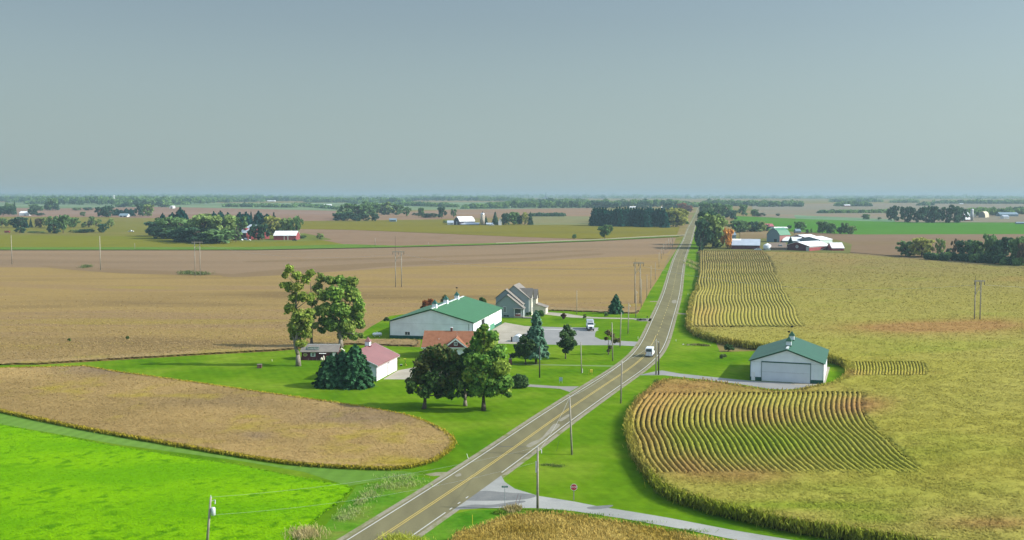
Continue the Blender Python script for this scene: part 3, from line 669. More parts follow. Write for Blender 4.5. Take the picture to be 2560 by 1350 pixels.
X, Y = spread(beanp, 210000, rng); parts.append(blades(X, Y, .5 + rng.normal(0, .07, len(X)), .32, .11, bean_col(X, Y), rng, 1.5, cv=.1))
X, Y = edge_points(beanp, 26000, rng, .3); zz = rng.uniform(.05, .55, len(X)); ec = mixc(C(110, 124, 30, K2), C(178, 160, 54, K2), zz * 2)
parts.append(blades(X, Y, zz, .32, .14, ec, rng, 1.1))
V, Fc, Cc = join(parts)
props(npmesh('bean_field', V, Fc, crop_m, None, Cc), 'ripe tan and yellow bean field with a rounded tip left of the road', 'beans', None, 'stuff')
# the near rim and the first hundred metres of the big bean field
BK = [(-600, 925), (-70, 915), (100, 912), (300, 900), (500, 888), (690, 878), (752, 873), (880, 862), (1048, 868), (1050, 851), (880, 850), (700, 867), (400, 884), (100, 901), (-70, 905), (-600, 915)]
bkp = [tuple(G(a, b)[:2]) for a, b in BK]
def bk_col(X, Y):
    n1 = fbm(X * .012, Y * .05, 4); n2 = fbm(X * .1, Y * .2, 3)
    c = mixc(C(150, 129, 93, K2), C(172, 146, 97, K2), (n1 - .3) * 2.4); t = np.clip((n1 + n2 - 1.12) * 3, 0, .8)[:, None]
    return c * (1 - t) + np.asarray(C(164, 147, 74, K2))[None] * t
parts = [canopy(bkp, .8, .5, .2, bk_col, rng, (), C(120, 104, 50), scale=.5)]
sbp = [tuple(G(a, b)[:2]) for a, b in SOYBACK]
X, Y = spread(sbp, 260000, rng, y1=640); fade = np.clip((520 - Y) / 260, 0, 1) ** 1.6; k = (rng.random(len(X)) < fade * .75); X, Y = X[k], Y[k]
parts.append(blades(X, Y, .06 + .42 * inside(bkp, X, Y) + rng.normal(0, .06, len(X)), .32, .15, bk_col(X, Y) * 1.02, rng, 1.57, cv=.1))
BK2 = [(1330, 770), (1345, 776), (1480, 781), (1592, 785), (1600, 778), (1480, 775), (1330, 768)]
bk2 = [tuple(G(a, b)[:2]) for a, b in BK2]
parts.append(canopy(bk2, 1.0, .5, .2, bk_col, rng, (), C(110, 84, 50), scale=.4))
V, Fc, Cc = join(parts)
props(npmesh('bean_rows', V, Fc, crop_m, None, Cc), 'standing tan beans at the near rim of the big field behind the farm', 'beans', None, 'stuff')

# bright hay crop at the lower left
HAY = [(-350, 990), (-70, 1048), (0, 1062), (120, 1084), (300, 1118), (450, 1142), (600, 1164), (720, 1188), (800, 1204), (862, 1212), (882, 1224), (870, 1244), (840, 1266), (800, 1296), (740, 1345), (680, 1400), (600, 1500), (-700, 1500)]
hayp = [tuple(G(a, b)[:2]) for a, b in HAY]
def hay_col(X, Y):
    n1 = fbm(X * .05, Y * .1, 4); n2 = fbm(X * .75, Y * .8, 3)
    c = mixc(C(110, 168, 0, 1.42), C(132, 184, 0, 1.42), (n1 - .3) * 2.4); d = np.clip((n2 - .6) * 6, 0, .7)[:, None] * np.clip(n1 * 3 - .9, 0, 1)[:, None]
    return c * (1 - d) + np.asarray(C(72, 136, 0, 1.3))[None] * d
parts = [canopy(hayp, .5, .2, .09, hay_col, rng, (), C(70, 124, 4), scale=.9)]
X, Y = spread(hayp, 200000, rng); parts.append(blades(X, Y, .2 + rng.normal(0, .04, len(X)), .22, .12, hay_col(X, Y) * 1.02, rng, 1.45, cv=.13))
V, Fc, Cc = join(parts)
props(npmesh('clover_hay', V, Fc, crop_m, None, Cc), 'vivid green hay crop filling the lower left corner', 'hay', None, 'stuff')

# tall dead weeds along the ditch and tufts by the corners
def weeds(name, label, spots, n, h, c0, c1, seed):
    r = np.random.default_rng(seed); ps = []
    for px, py, rx, ry in spots:
        q = G(px, py); m_ = q.y / F; d = (G(px, py - ry).y - q.y)
        X = q.x + r.normal(0, rx * m_ * .5, n); Y = q.y + r.normal(0, d * .5, n)
        t = r.random(n); ps.append(blades(X, Y, r.uniform(0, h * .5, n), h * .6, .06, mixc(np.asarray(c0) * 2.0, np.asarray(c1) * 2.0, t), r, 1.0, ref=160))
    V, Fc, Cc = join(ps)
    return props(npmesh(name, V, Fc, crop_m, None, Cc), label, 'weeds', None, 'stuff')
weeds('dead_weeds', 'tall grey brown dead weeds in the ditch by the near road', [(1005, 1196, 55, 9), (960, 1218, 45, 10), (925, 1238, 30, 9), (1010, 1210, 60, 10), (880, 1280, 40, 14), (860, 1296, 25, 8), (905, 1255, 20, 10)], 420, .55, C(116, 146, 64), C(150, 148, 104), 1)
weeds('dead_weeds', 'tan dead grass tuft at the bottom left of the road', [(765, 1340, 45, 14)], 900, 1.2, C(150, 140, 86), C(176, 160, 120), 2)
weeds('roadside_weeds', 'yellow green weeds at the bottom edge of the road', [(995, 1352, 45, 12), (1030, 1360, 40, 10)], 900, .9, C(140, 150, 40), C(160, 162, 70), 3)
weeds('dead_weeds', 'dry tan grass clump at the side road corner by the green sign', [(1275, 1278, 18, 6), (1290, 1276, 14, 5)], 500, .9, C(120, 116, 70), C(170, 150, 104), 4)
weeds('dark_weeds', 'dark green weeds fringing the dry corn below the side road', [(1440, 1290, 70, 3), (1560, 1308, 70, 3), (1690, 1330, 70, 3), (1360, 1280, 60, 2), (1250, 1284, 16, 3)], 700, .5, C(70, 110, 30), C(120, 140, 50), 5)
weeds('ditch_grass', 'dark damp grass around the culvert in the right verge', [(1370, 1163, 22, 3), (1392, 1166, 20, 3)], 350, .25, C(60, 100, 30), C(120, 120, 70), 6)
weeds('field_weeds', 'dark green weed clump in the corn edge near the road bend', [(1645, 968, 10, 4)], 260, 1.8, C(70, 100, 40), C(120, 120, 50), 8)
weeds('tall_grass', 'tan grass patch beside the far corn edge', [(1737, 672, 5, 14), (1736, 660, 5, 10)], 400, 1.5, C(140, 136, 90), C(150, 150, 80), 9)
weeds('field_weeds', 'dark weed patch at the foot of the left twin power poles', [(470, 685, 22, 2), (500, 687, 30, 1.5)], 400, 1.6, C(80, 96, 60), C(110, 116, 70), 10)
weeds('field_weeds', 'small dark weed patch between the left power poles', [(215, 669, 12, 2)], 250, 1.6, C(80, 100, 60), C(110, 116, 70), 11)

# ---------------------------------------------------------------- trees
leaf_m = attr_mat('leaves', (1.4, 1.38, 1.15), transl=.42, rough=.75)
needle_m = attr_mat('needles', (1.1, 1.25, .9), transl=.15, rough=.85)
bark_m = mat('bark', (.09, .07, .05), .95, var=.3, scale=3, bump=.5)
palebark_m = mat('pale_bark', (.22, .19, .15), .95, var=.3, scale=2.5, bump=.5)

def leaves_on_blobs(blobs, per, size, cols, rng, shell=.45, sunny=None):
    """blobs (n,4): centre and radius. leaf quads spread through each, facing mostly outwards"""
    V, Fc, Cc, o = [], [], [], 0
    B = np.asarray(blobs, float); rm = B[:, 3].mean()
    for x, y, z, r in B:
        n = max(20, int(per * (r / rm) ** 2))
        d = unit(rng.normal(0, 1, (n, 3))); rad = r * (shell + (1.08 - shell) * rng.random(n) ** .6)
        # a ragged, lobed outline
        rad *= .82 + .36 * vnoise(d[:, 0] * 2.2 + x * 3 + 50, d[:, 2] * 2.2 + d[:, 1] * 1.7 + z * 3 + 50)
        c = np.array([x, y, z]) + d * rad[:, None] * np.array([1, 1, .88])
        nn = unit(d + rng.normal(0, .65, (n, 3)) + np.array([0, 0, .25]))
        t = unit(np.cross(nn, rng.normal(0, 1, (n, 3)))); b = np.cross(nn, t)
        s = size * rng.uniform(.6, 1.4, n)
        v, f = quads(c, t * (s * .62)[:, None], b * (s * .42)[:, None])
        k = rng.random(n); base = np.asarray(cols[0])[None] * (1 - k[:, None]) + np.asarray(cols[1])[None] * k[:, None]
        cl = rng.uniform(.78, 1.22)
        if len(cols) > 2 and rng.random() < .28: base = base * .4 + np.asarray(cols[2])[None] * .6
        cc = np.repeat(base * (cl * rng.uniform(.7, 1.3, (n, 1))), 4, 0)
        V.append(v); Fc.append(f + o); Cc.append(cc); o += len(v)
    return np.concatenate(V), np.concatenate(Fc), np.concatenate(Cc)
def limb(mb, p0, p1, r0, r1, rng, seg=4, bend=.12, n=6):
    p0, p1 = Vector(p0), Vector(p1); L_ = (p1 - p0).length; prev, pr = p0, r0
    off = Vector(rng.normal(0, bend * L_ * .5, 3)); off.z = abs(off.z) * .6
    for i in range(1, seg + 1):
        t = i / seg; q = p0.lerp(p1, t) + off * math.sin(math.pi * t); r = r0 + (r1 - r0) * t
        mb.tube(prev, q, pr, r, n); prev, pr = q, r
def trunk_with_limbs(H_, r, blobs, fork, rng, top=None, lean=(0, 0)):
    mb = MB(); top = top or H_ * .8; prev = Vector((0, 0, -.1)); pr = r * 1.5; axis = []
    for i in range(1, 9):
        z = top * i / 8; q = Vector((lean[0] * z / top + rng.normal(0, .012 * top) * (i > 1), lean[1] * z / top + rng.normal(0, .012 * top) * (i > 1), z))
        rr = r * (1 - .8 * i / 8) * (1.12 if i == 1 else 1); mb.tube(prev, q, pr, rr, 8); axis.append((q, rr)); prev, pr = q, rr
    for x, y, z, br in blobs:
        zz = max(fork * H_, z - math.hypot(x, y) * .9 - br * .3)
        q, rr = min(axis, key=lambda a: abs(a[0].z - zz))
        limb(mb, q, (x, y, z + br * .2), max(.03, rr * .55), max(.015, rr * .12), rng)
    return mb
def put_tree(name, label, base, blobs_px, cols, leaf, per, fork, r, cat='tree', group=None, bark=None, seed=1, top=None, depth=.55, twig=None, lean=(0, 0), sub=15, fill=.45):
    """a tree grown from clumps placed by where they stand in its crown (photograph pixels, radius in pixels)"""
    rng = np.random.default_rng(seed); P = G(*base); m_ = mpp(P.y)
    bl = []
    wmax = max(abs(b[0] - base[0]) for b in blobs_px) * m_
    for bx, by, br in blobs_px:
        dy = rng.uniform(-1, 1) * depth * max(br * m_, wmax * .7)
        Y = P.y + dy; bl.append((xat(bx, by, P.y) - P.x, dy, zat(by, P.y), br * m_))
    H_ = max(b[2] + b[3] for b in bl); main = bl; bl = []
    for x, y, z, r_ in main:           # each bough ends in several smaller leaf clumps
        for _ in range(sub):
            d = rng.normal(0, 1, 3); d /= np.linalg.norm(d); q = r_ * rng.uniform(.35, .82)
            bl.append((x + d[0] * q, y + d[1] * q, z + d[2] * q * .9, r_ * rng.uniform(.24, .48)))
    root = thing(name, label, cat, P, 0, group)
    trunk_with_limbs(H_, r, main, fork, rng, top, lean).build('trunk', bark or bark_m, root, smooth=True)
    a = leaves_on_blobs(bl, per / sub * .95, leaf, cols, rng, .1); b = leaves_on_blobs(main, per * fill, leaf, cols, rng, .05)
    V, Fc, Cc = np.concatenate([a[0], b[0]]), np.concatenate([a[1], b[1] + len(a[0])]), np.concatenate([a[2], b[2]])
    npmesh('crown', V, Fc, leaf_m, root, Cc)
    return root
def conifer_arrays(Hh, W, rng, n_lay=22, per=60, cols=((.02, .06, .05), (.05, .10, .08)), size=.5, base=.04, taper=.85, gap=.0):
    """whorls of drooping boughs with a ragged edge"""
    V, Fc, Cc, o = [], [], [], 0
    for i in range(n_lay):
        t = i / (n_lay - 1); z = Hh * (base + (1 - base) * t); rad = W * .5 * (1 - t) ** taper * rng.uniform(.86, 1.1) + .02 * W
        nb = max(5, int(13 * (1 - t) + 4)); a0 = rng.uniform(0, 6.28)
        for k in range(nb):
            if rng.random() < gap: continue
            a = a0 + 6.283 * k / nb + rng.normal(0, .12); rr = rad * rng.uniform(.72, 1.15); n = max(4, int(per * rr / W * 2.2))
            s = rng.random(n) ** .6; sp_ = .16 * rr * (1.1 - s)
            c = np.stack([np.cos(a) * rr * s, np.sin(a) * rr * s, z - rr * .28 * s ** 1.4 + rng.normal(0, .03 * Hh / n_lay * 8, n)], 1)
            c[:, 0] += -np.sin(a) * rng.normal(0, 1, n) * sp_; c[:, 1] += np.cos(a) * rng.normal(0, 1, n) * sp_
            out = np.stack([np.full(n, np.cos(a)), np.full(n, np.sin(a)), np.full(n, .35)], 1)
            nn = unit(out + rng.normal(0, .55, (n, 3)) + np.array([0, 0, .5])); tt = unit(np.cross(nn, rng.normal(0, 1, (n, 3)))); bb = np.cross(nn, tt)
            q = size * rng.uniform(.6, 1.3, n); v, f = quads(c, tt * (q * .62)[:, None], bb * (q * .36)[:, None])
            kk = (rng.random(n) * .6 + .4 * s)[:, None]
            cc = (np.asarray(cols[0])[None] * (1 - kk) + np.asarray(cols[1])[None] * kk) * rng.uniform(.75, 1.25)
            V.append(v); Fc.append(f + o); Cc.append(np.repeat(cc * rng.uniform(.75, 1.25, (n, 1)), 4, 0)); o += len(v)
    return np.concatenate(V), np.concatenate(Fc), np.concatenate(Cc)
def put_conifer(name, label, base, top, wpx, cols, seed=1, group=None, size=.42, per=60, n_lay=24, low=.03, taper=.85, gap=.05, cat='tree'):
    rng = np.random.default_rng(seed); P = G(*base); Hh = zat(top, P.y); W = wpx * mpp(P.y)
    root = thing(name, label, cat, P, 0, group)
    mb = MB(); mb.tube((0, 0, -.1), (0, 0, Hh * .97), Hh * .02 + .06, .03, 8); mb.build('trunk', bark_m, root)
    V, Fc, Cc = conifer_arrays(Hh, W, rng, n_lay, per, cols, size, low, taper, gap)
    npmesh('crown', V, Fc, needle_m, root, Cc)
    return root

# --- the trees round the farm
GRN_Y = ((.12, .18, .035), (.25, .31, .075), (.29, .29, .085)); GRN_M = ((.07, .145, .032), (.19, .28, .06), (.22, .26, .07))
put_tree('cottonwood_tree', 'tall sparse yellow green tree with forked crown left of the red shed', (746, 915),
    [(727, 671, 13), (742, 688, 14), (712, 688, 9), (721, 716, 15), (745, 716, 15), (764, 698, 13), (776, 682, 11), (709, 712, 8), (735, 742, 16), (762, 742, 15), (728, 770, 17), (748, 788, 21), (768, 800, 17),
     (738, 812, 20), (760, 828, 20), (736, 842, 15), (754, 858, 14), (728, 826, 11), (775, 780, 12), (780, 742, 12)],
    GRN_Y, .5, 300, .18, .55, bark=palebark_m, seed=3, top=25, lean=(-.5, 0), sub=15, fill=.3)
put_tree('cottonwood_tree', 'slender thin-leaved tree behind the two tall trees', (779, 868),
    [(800, 697, 14), (823, 700, 11), (790, 720, 14), (806, 735, 15), (780, 755, 13), (795, 775, 15), (775, 795, 13), (788, 812, 11), (770, 830, 10), (822, 728, 11)],
    ((.10, .16, .04), (.2, .25, .07), (.22, .23, .08)), .46, 220, .25, .4, seed=4, top=20)
put_tree('cottonwood_tree', 'tall full dark green tree behind the red shed', (852, 868),
    [(828, 702, 13), (848, 702, 15), (880, 704, 15), (812, 738, 15), (842, 732, 23), (880, 738, 22), (896, 760, 16), (820, 772, 20), (855, 772, 25), (886, 784, 22), (808, 804, 14), (832, 808, 21), (868, 812, 23), (896, 812, 14),
     (856, 838, 16), (882, 842, 12), (900, 790, 11), (866, 715, 14), (803, 826, 9), (905, 836, 6)],
    GRN_M, .55, 620, .2, .6, bark=palebark_m, seed=5, top=19)
put_tree('maple_tree', 'dark broad leaning maple in front of the brown-roofed house', (1060, 1022),
    [(1075, 886, 22), (1105, 880, 24), (1132, 890, 18), (1058, 910, 24), (1100, 914, 30), (1135, 922, 24), (1048, 944, 24), (1085, 950, 30), (1122, 956, 28), (1030, 962, 15), (1060, 974, 18), (1098, 980, 20), (1126, 980, 14),
     (1020, 958, 9), (1024, 980, 7)],
    ((.03, .07, .024), (.075, .135, .038), (.11, .10, .04)), .46, 560, .16, .36, seed=6, lean=(1.6, 0), top=11)
put_tree('maple_tree', 'thin green maple between the dark maple and the tall one', (1163, 1015),
    [(1165, 905, 19), (1158, 935, 22), (1176, 958, 18), (1150, 962, 14), (1172, 880, 14), (1160, 986, 10), (1146, 984, 7), (1176, 984, 8)],
    ((.03, .075, .028), (.08, .15, .045)), .44, 420, .2, .34, seed=7, bark=palebark_m)
put_tree('maple_tree', 'tall broad maple with yellowing sunlit side near the road', (1209, 1026),
    [(1212, 818, 11), (1204, 838, 18), (1232, 838, 15), (1190, 864, 20), (1220, 868, 26), (1246, 880, 21), (1184, 900, 24), (1220, 905, 29), (1252, 914, 24), (1180, 938, 24), (1215, 945, 31), (1256, 950, 25), (1194, 970, 20),
     (1230, 972, 22), (1262, 976, 16), (1274, 958, 10), (1272, 985, 7), (1182, 982, 8)],
    ((.06, .15, .035), (.17, .29, .06), (.26, .31, .06)), .44, 640, .16, .38, seed=8)
put_tree('lawn_tree', 'small round dark lawn tree left of the blue spruce', (1314, 911),
    [(1312, 850, 15), (1326, 864, 17), (1300, 870, 15), (1318, 880, 21), (1342, 878, 11), (1296, 886, 10), (1283, 890, 6), (1336, 888, 10)],
    ((.03, .07, .03), (.075, .125, .045)), .4, 420, .22, .17, seed=9)
put_tree('lawn_tree', 'upright oval lawn tree in front of the asphalt lot', (1414, 897),
    [(1418, 820, 10), (1409, 834, 12), (1430, 834, 11), (1418, 850, 17), (1406, 860, 12), (1434, 858, 9), (1415, 876, 9), (1424, 868, 10)],
    ((.03, .07, .03), (.07, .12, .045)), .38, 330, .15, .16, seed=10)
put_tree('dying_tree', 'half bare lawn tree with brown leaves beside a utility pole', (1521, 886),
    [(1520, 831, 8), (1530, 838, 7), (1537, 850, 8), (1546, 850, 6), (1525, 868, 6), (1522, 878, 4), (1514, 845, 5)],
    ((.09, .11, .04), (.15, .14, .07), (.14, .09, .05)), .34, 120, .2, .15, seed=11)
put_tree('round_bush', 'big round dark bush at the right end of the maples', (1298, 970),
    [(1290, 950, 13), (1306, 950, 14), (1298, 944, 11), (1284, 960, 9), (1312, 960, 9), (1298, 960, 12)],
    ((.03, .07, .03), (.075, .13, .045)), .36, 420, .1, .12, cat='bush', seed=12)
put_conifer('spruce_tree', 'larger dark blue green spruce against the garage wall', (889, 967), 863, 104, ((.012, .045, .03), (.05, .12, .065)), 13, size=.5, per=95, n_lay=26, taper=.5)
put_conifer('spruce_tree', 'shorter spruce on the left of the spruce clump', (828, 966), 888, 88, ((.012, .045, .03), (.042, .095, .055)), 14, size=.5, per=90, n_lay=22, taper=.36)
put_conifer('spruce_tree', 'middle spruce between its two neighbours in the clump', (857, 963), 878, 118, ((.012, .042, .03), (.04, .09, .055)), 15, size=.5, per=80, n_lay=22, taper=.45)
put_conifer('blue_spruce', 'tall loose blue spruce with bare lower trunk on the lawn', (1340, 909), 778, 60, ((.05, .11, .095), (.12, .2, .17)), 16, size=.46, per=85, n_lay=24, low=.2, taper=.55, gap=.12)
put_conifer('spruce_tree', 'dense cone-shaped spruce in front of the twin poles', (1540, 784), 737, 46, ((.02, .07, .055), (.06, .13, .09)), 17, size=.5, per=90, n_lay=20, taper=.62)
put_tree('red_maple', 'red autumn bush tree rising behind the green barn roof', (1074, 793), [(1064, 758, 9), (1076, 756, 10), (1070, 768, 11), (1084, 768, 9), (1058, 770, 7), (1072, 780, 10)], ((.16, .06, .03), (.26, .10, .04)), .5, 320, .2, .16, seed=18)
put_tree('small_tree', 'small reddish green tree behind the barn ridge vents', (1112, 785), [(1113, 743, 7), (1118, 750, 6), (1108, 752, 7), (1113, 762, 8), (1112, 772, 6)], ((.10, .09, .035), (.16, .14, .05)), .45, 240, .3, .14, seed=19)
put_tree('small_tree', 'small green tree just above the far end of the barn roof', (1206, 780), [(1204, 748, 6), (1210, 752, 6), (1206, 760, 7), (1198, 756, 4)], ((.05, .1, .03), (.1, .16, .05)), .45, 240, .3, .12, seed=20)
put_tree('yard_bush', 'dark green yard tree with bushy crown beside the hangar lawn', (1820, 879), [(1817, 869, 7), (1825, 869, 7), (1820, 866, 6), (1831, 871, 4)], ((.03, .075, .03), (.07, .12, .045)), .28, 260, .15, .1, cat='bush', seed=21)
put_tree('yard_bush', 'small wispy shrub on the hangar lawn', (1807, 896), [(1805, 890, 6), (1811, 889, 5), (1803, 892, 4)], ((.08, .12, .04), (.13, .18, .07)), .22, 200, .1, .05, cat='bush', seed=22)
put_tree('ornamental_tree', 'tiny purple-leaved tree beside the grey house drive', (1409, 799), [(1406, 789, 4), (1412, 789, 4), (1409, 786, 4), (1409, 793, 4)], ((.07, .04, .045), (.11, .07, .06)), .26, 160, .3, .06, seed=23)
put_tree('sapling', 'thin sapling right above the white truck', (1462, 798), [(1462, 788, 4), (1460, 793, 3), (1464, 792, 3)], ((.09, .13, .04), (.16, .2, .07)), .22, 60, .3, .04, seed=24)
put_tree('sapling', 'thin pale sapling left of the cone-shaped spruce', (1515, 793), [(1515, 783, 4), (1513, 788, 3), (1517, 787, 3)], ((.09, .15, .06), (.14, .22, .1)), .22, 60, .3, .04, seed=25)
put_tree('house_shrub', 'round dark shrub at the right corner of the grey house', (1350, 792), [(1344, 783, 6), (1352, 781, 7), (1356, 786, 5), (1348, 787, 5)], ((.03, .08, .025), (.07, .14, .04)), .3, 260, .1, .06, cat='bush', seed=26)
put_tree('house_shrub', 'low shrubs under the grey house front windows', (1318, 789), [(1310, 785, 4), (1318, 784, 4), (1325, 783, 4)], ((.03, .09, .025), (.07, .14, .04)), .3, 200, .1, .05, cat='bush', seed=27)
put_tree('yard_bush', 'dark bush at the far left corner of the green barn', (968, 803), [(966, 797, 4), (970, 799, 3), (962, 800, 3)], ((.03, .06, .02), (.07, .1, .04)), .3, 140, .1, .06, cat='bush', seed=28)
for i, (px, py, s, lab) in enumerate([(318, 845, 4, 'small green weed standing out in the tan beans on the left'), (172, 850, 3, 'tiny green weed in the bean field at far left')]):
    put_tree('weed', lab, (px, py + 3), [(px, py, s), (px + 1, py - 2, s * .7)], ((.05, .1, .03), (.1, .16, .05)), .3, 80, .1, .03, cat='plant', seed=40 + i)

# --- far trees: a few kinds, copied
def proto(kind, seed):
    rng = np.random.default_rng(seed); bl = []
    if kind in ('pine', 'spire'):
        V, Fc, Cc = conifer_arrays(1.0, 1.0, rng, 13, 22, ((.8, .8, .8), (1.15, 1.15, 1.1)), .09, .06 if kind == 'spire' else .2, .42 if kind == 'pine' else .8)
        mb = MB().tube((0, 0, -.01), (0, 0, .95), .02, .004, 6); return mb, (V, Fc, Cc)
    n, lo = {'round': (15, .16), 'tall': (14, .2), 'open': (11, .28), 'bush': (11, .08), 'vase': (13, .34)}[kind]
    for i in range(n):
        t = (i + .5) / n; z = lo + (1 - lo) * (.1 + .82 * t); env = math.sin(math.pi * (.16 + .74 * t)) ** .7 * .42 if kind != 'vase' else (.16 + .32 * t) * (1 if t < .8 else .8)
        a = i * 2.4 + rng.uniform(0, 1); r = env * rng.uniform(.35, .95); br = rng.uniform(.13, .2) if kind != 'open' else rng.uniform(.1, .15)
        bl.append((r * math.cos(a), r * math.sin(a), min(z, .96 - br), br))
    main = bl; fine = []
    for x, y, z, r_ in main:
        for _ in range(4):
            d = rng.normal(0, 1, 3); d /= np.linalg.norm(d); q = r_ * rng.uniform(.4, .9)
            fine.append((x + d[0] * q, y + d[1] * q, z + d[2] * q * .8, r_ * rng.uniform(.35, .6)))
    V, Fc, Cc = leaves_on_blobs(fine, 26 if kind != 'open' else 17, .06, ((.75, .75, .75), (1.2, 1.2, 1.2)), rng, .3)
    z0, z1, l0 = np.percentile(V[:, 2], .5), np.percentile(V[:, 2], 99.7), {'round': .08, 'tall': .1, 'open': .2, 'bush': .01, 'vase': .2}[kind]
    V[:, 2] = l0 + (V[:, 2] - z0) / (z1 - z0) * (1 - l0); V[:, :2] /= np.percentile(np.abs(V[:, :2]), 99) * 2
    mb = trunk_with_limbs(1.0, .028, bl, lo, rng, .8)
    return mb, (V, Fc, Cc)
PROTO = {}
for kind in ('round', 'tall', 'open', 'bush', 'vase', 'pine', 'spire'):
    for s in range(2):
        mb, (V, Fc, Cc) = proto(kind, 100 + 7 * s + len(kind))
        tr = mb.build('trunk', bark_m); cr = npmesh('crown', V, Fc, leaf_m, None, Cc)
        PROTO[kind, s] = (tr.data, cr.data); bpy.data.objects.remove(tr); bpy.data.objects.remove(cr)
TINT = {}
def tint_mat(key, rgb):
    if key not in TINT: TINT[key] = attr_mat('far_leaves_' + key, tuple(1.25 * c for c in rgb), .38, .85)
    return TINT[key]
HUES = {'dark': (.045, .095, .05), 'green': (.11, .19, .065), 'light': (.19, .26, .08), 'yellow': (.28, .29, .07), 'orange': (.5, .24, .05), 'pine': (.008, .05, .042), 'grey': (.08, .09, .06), 'brown': (.13, .10, .06), 'red': (.2, .09, .05)}
CNT = [0]
def far_tree(px, base, top, w, kind, hue, label, group, name=None):
    CNT[0] += 1; P = G(px, base); hgt = max(1.0, zat(top, P.y) - P.z); W = w * mpp(P.y)
    v_ = .5 + .5 * math.sin(CNT[0] * 7.3); W *= .88 + .3 * v_
    if kind == 'pine': W *= 1.45
    if group: hgt *= .93 + .12 * (.5 + .5 * math.sin(CNT[0] * 3.7))
    tr, cr = PROTO[kind, CNT[0] % 2]
    nm = name or ('pine_tree' if kind in ('pine', 'spire') else 'bush' if kind == 'bush' and 'tree' not in label else 'broadleaf_tree')
    root = thing(nm, label, 'bush' if kind == 'bush' and 'tree' not in label else 'tree', P, CNT[0] * 1.9, group); root.scale = (W, W, hgt)
    link('trunk', tr, root); c = link('crown', cr, root); c.material_slots[0].link = 'OBJECT'; c.material_slots[0].material = tint_mat(hue, HUES[hue])
    return root
def stand(label, group, rows, name=None):
    for r in rows: far_tree(*r, label, group, name)
GA = 'grove beside the red barns'
stand('leafy broadleaf tree in the big grove left of the red barns', GA, [(394, 591, 551, 62, 'round', 'dark'), (428, 597, 545, 74, 'round', 'green'), (468, 603, 545, 80, 'round', 'green'), (512, 606, 537, 84, 'round', 'light'), (550, 606, 536, 84, 'round', 'light'),
    (585, 602, 540, 60, 'tall', 'green'), (500, 608, 570, 80, 'round', 'dark'), (548, 609, 571, 78, 'round', 'green'), (455, 605, 572, 70, 'round', 'dark'), (410, 598, 568, 66, 'round', 'dark'), (590, 606, 566, 30, 'open', 'grey'), (445, 590, 546, 60, 'round', 'light'), (382, 590, 562, 30, 'bush', 'dark')], 'grove_tree')
stand('dark pine rising behind the big grove', 'pines behind the grove', [(452, 580, 524, 26, 'pine', 'pine'), (432, 580, 530, 24, 'pine', 'pine'), (462, 580, 530, 22, 'pine', 'pine'), (408, 584, 534, 20, 'pine', 'pine'), (535, 575, 529, 24, 'pine', 'pine'), (552, 575, 531, 24, 'pine', 'pine'), (570, 575, 531, 24, 'pine', 'pine')])
stand('dark pine in the row behind the red barns', 'pines behind the barns', [(600, 578, 534, 26, 'pine', 'pine'), (616, 576, 531, 30, 'pine', 'pine'), (628, 574, 530, 22, 'spire', 'pine'), (647, 578, 531, 32, 'pine', 'pine'), (668, 578, 533, 30, 'pine', 'pine'), (685, 578, 535, 22, 'spire', 'pine')])
far_tree(680, 588, 540, 40, 'round', 'yellow', 'bright yellow green round tree behind the right red barn', None)
far_tree(718, 588, 545, 44, 'round', 'light', 'pale green round tree above the right red barn roof', None)
far_tree(742, 589, 540, 34, 'tall', 'green', 'tall green tree at the right end of the red barn', None)
far_tree(633, 601, 561, 26, 'tall', 'dark', 'dark narrow tree beside the white-roofed barn', None)
far_tree(656, 601, 560, 32, 'round', 'dark', 'dark round tree at the left end of the right red barn', None)
far_tree(752, 597, 588, 26, 'bush', 'green', 'low green bush at the right corner of the red barn', None)
far_tree(800, 599, 583, 18, 'bush', 'light', 'lone pale bush in the brown field right of the red barn', None)
# left hedge
stand('hedge tree in the loose row at the far left', 'trees of the far left hedge', [(5, 569, 545, 26, 'open', 'green'), (20, 570, 548, 20, 'open', 'light'), (36, 570, 548, 28, 'round', 'dark'), (52, 570, 540, 34, 'round', 'dark'), (66, 570, 549, 12, 'spire', 'pine'), (77, 569, 546, 10, 'spire', 'dark'), (97, 569, 545, 20, 'round', 'brown'), (112, 569, 543, 18, 'open', 'light'),
    (122, 570, 548, 22, 'open', 'green'), (135, 571, 542, 28, 'round', 'green'), (184, 569, 543, 25, 'round', 'green'), (210, 569, 556, 12, 'bush', 'green'), (230, 562, 541, 15, 'round', 'green'), (240, 569, 548, 24, 'open', 'light'), (248, 560, 548, 12, 'open', 'green'), (222, 570, 551, 22, 'open', 'grey')], 'hedge_tree')
far_tree(277, 568, 546, 15, 'tall', 'light', 'slim pale tree alone at the right end of the left hedge', None)
far_tree(158, 583, 537, 30, 'vase', 'green', 'tall flat-topped green tree in the left hedge', None)
far_tree(135, 584, 556, 32, 'bush', 'dark', 'dark pyramid bush in front of the flat-topped hedge tree', None)
far_tree(50, 583, 567, 30, 'bush', 'dark', 'dark low bush beside the small red wagon', None)
far_tree(258, 582, 559, 28, 'round', 'dark', 'dark round bush at the near right end of the left hedge', None)
far_tree(215, 582, 572, 50, 'bush', 'dark', 'long low dark thicket left of the round bush', None)
far_tree(185, 582, 574, 18, 'bush', 'light', 'small pale bush left of the dark thicket', None)
far_tree(88, 582, 578, 36, 'bush', 'green', 'flat low green thicket in the left hedge line', None)
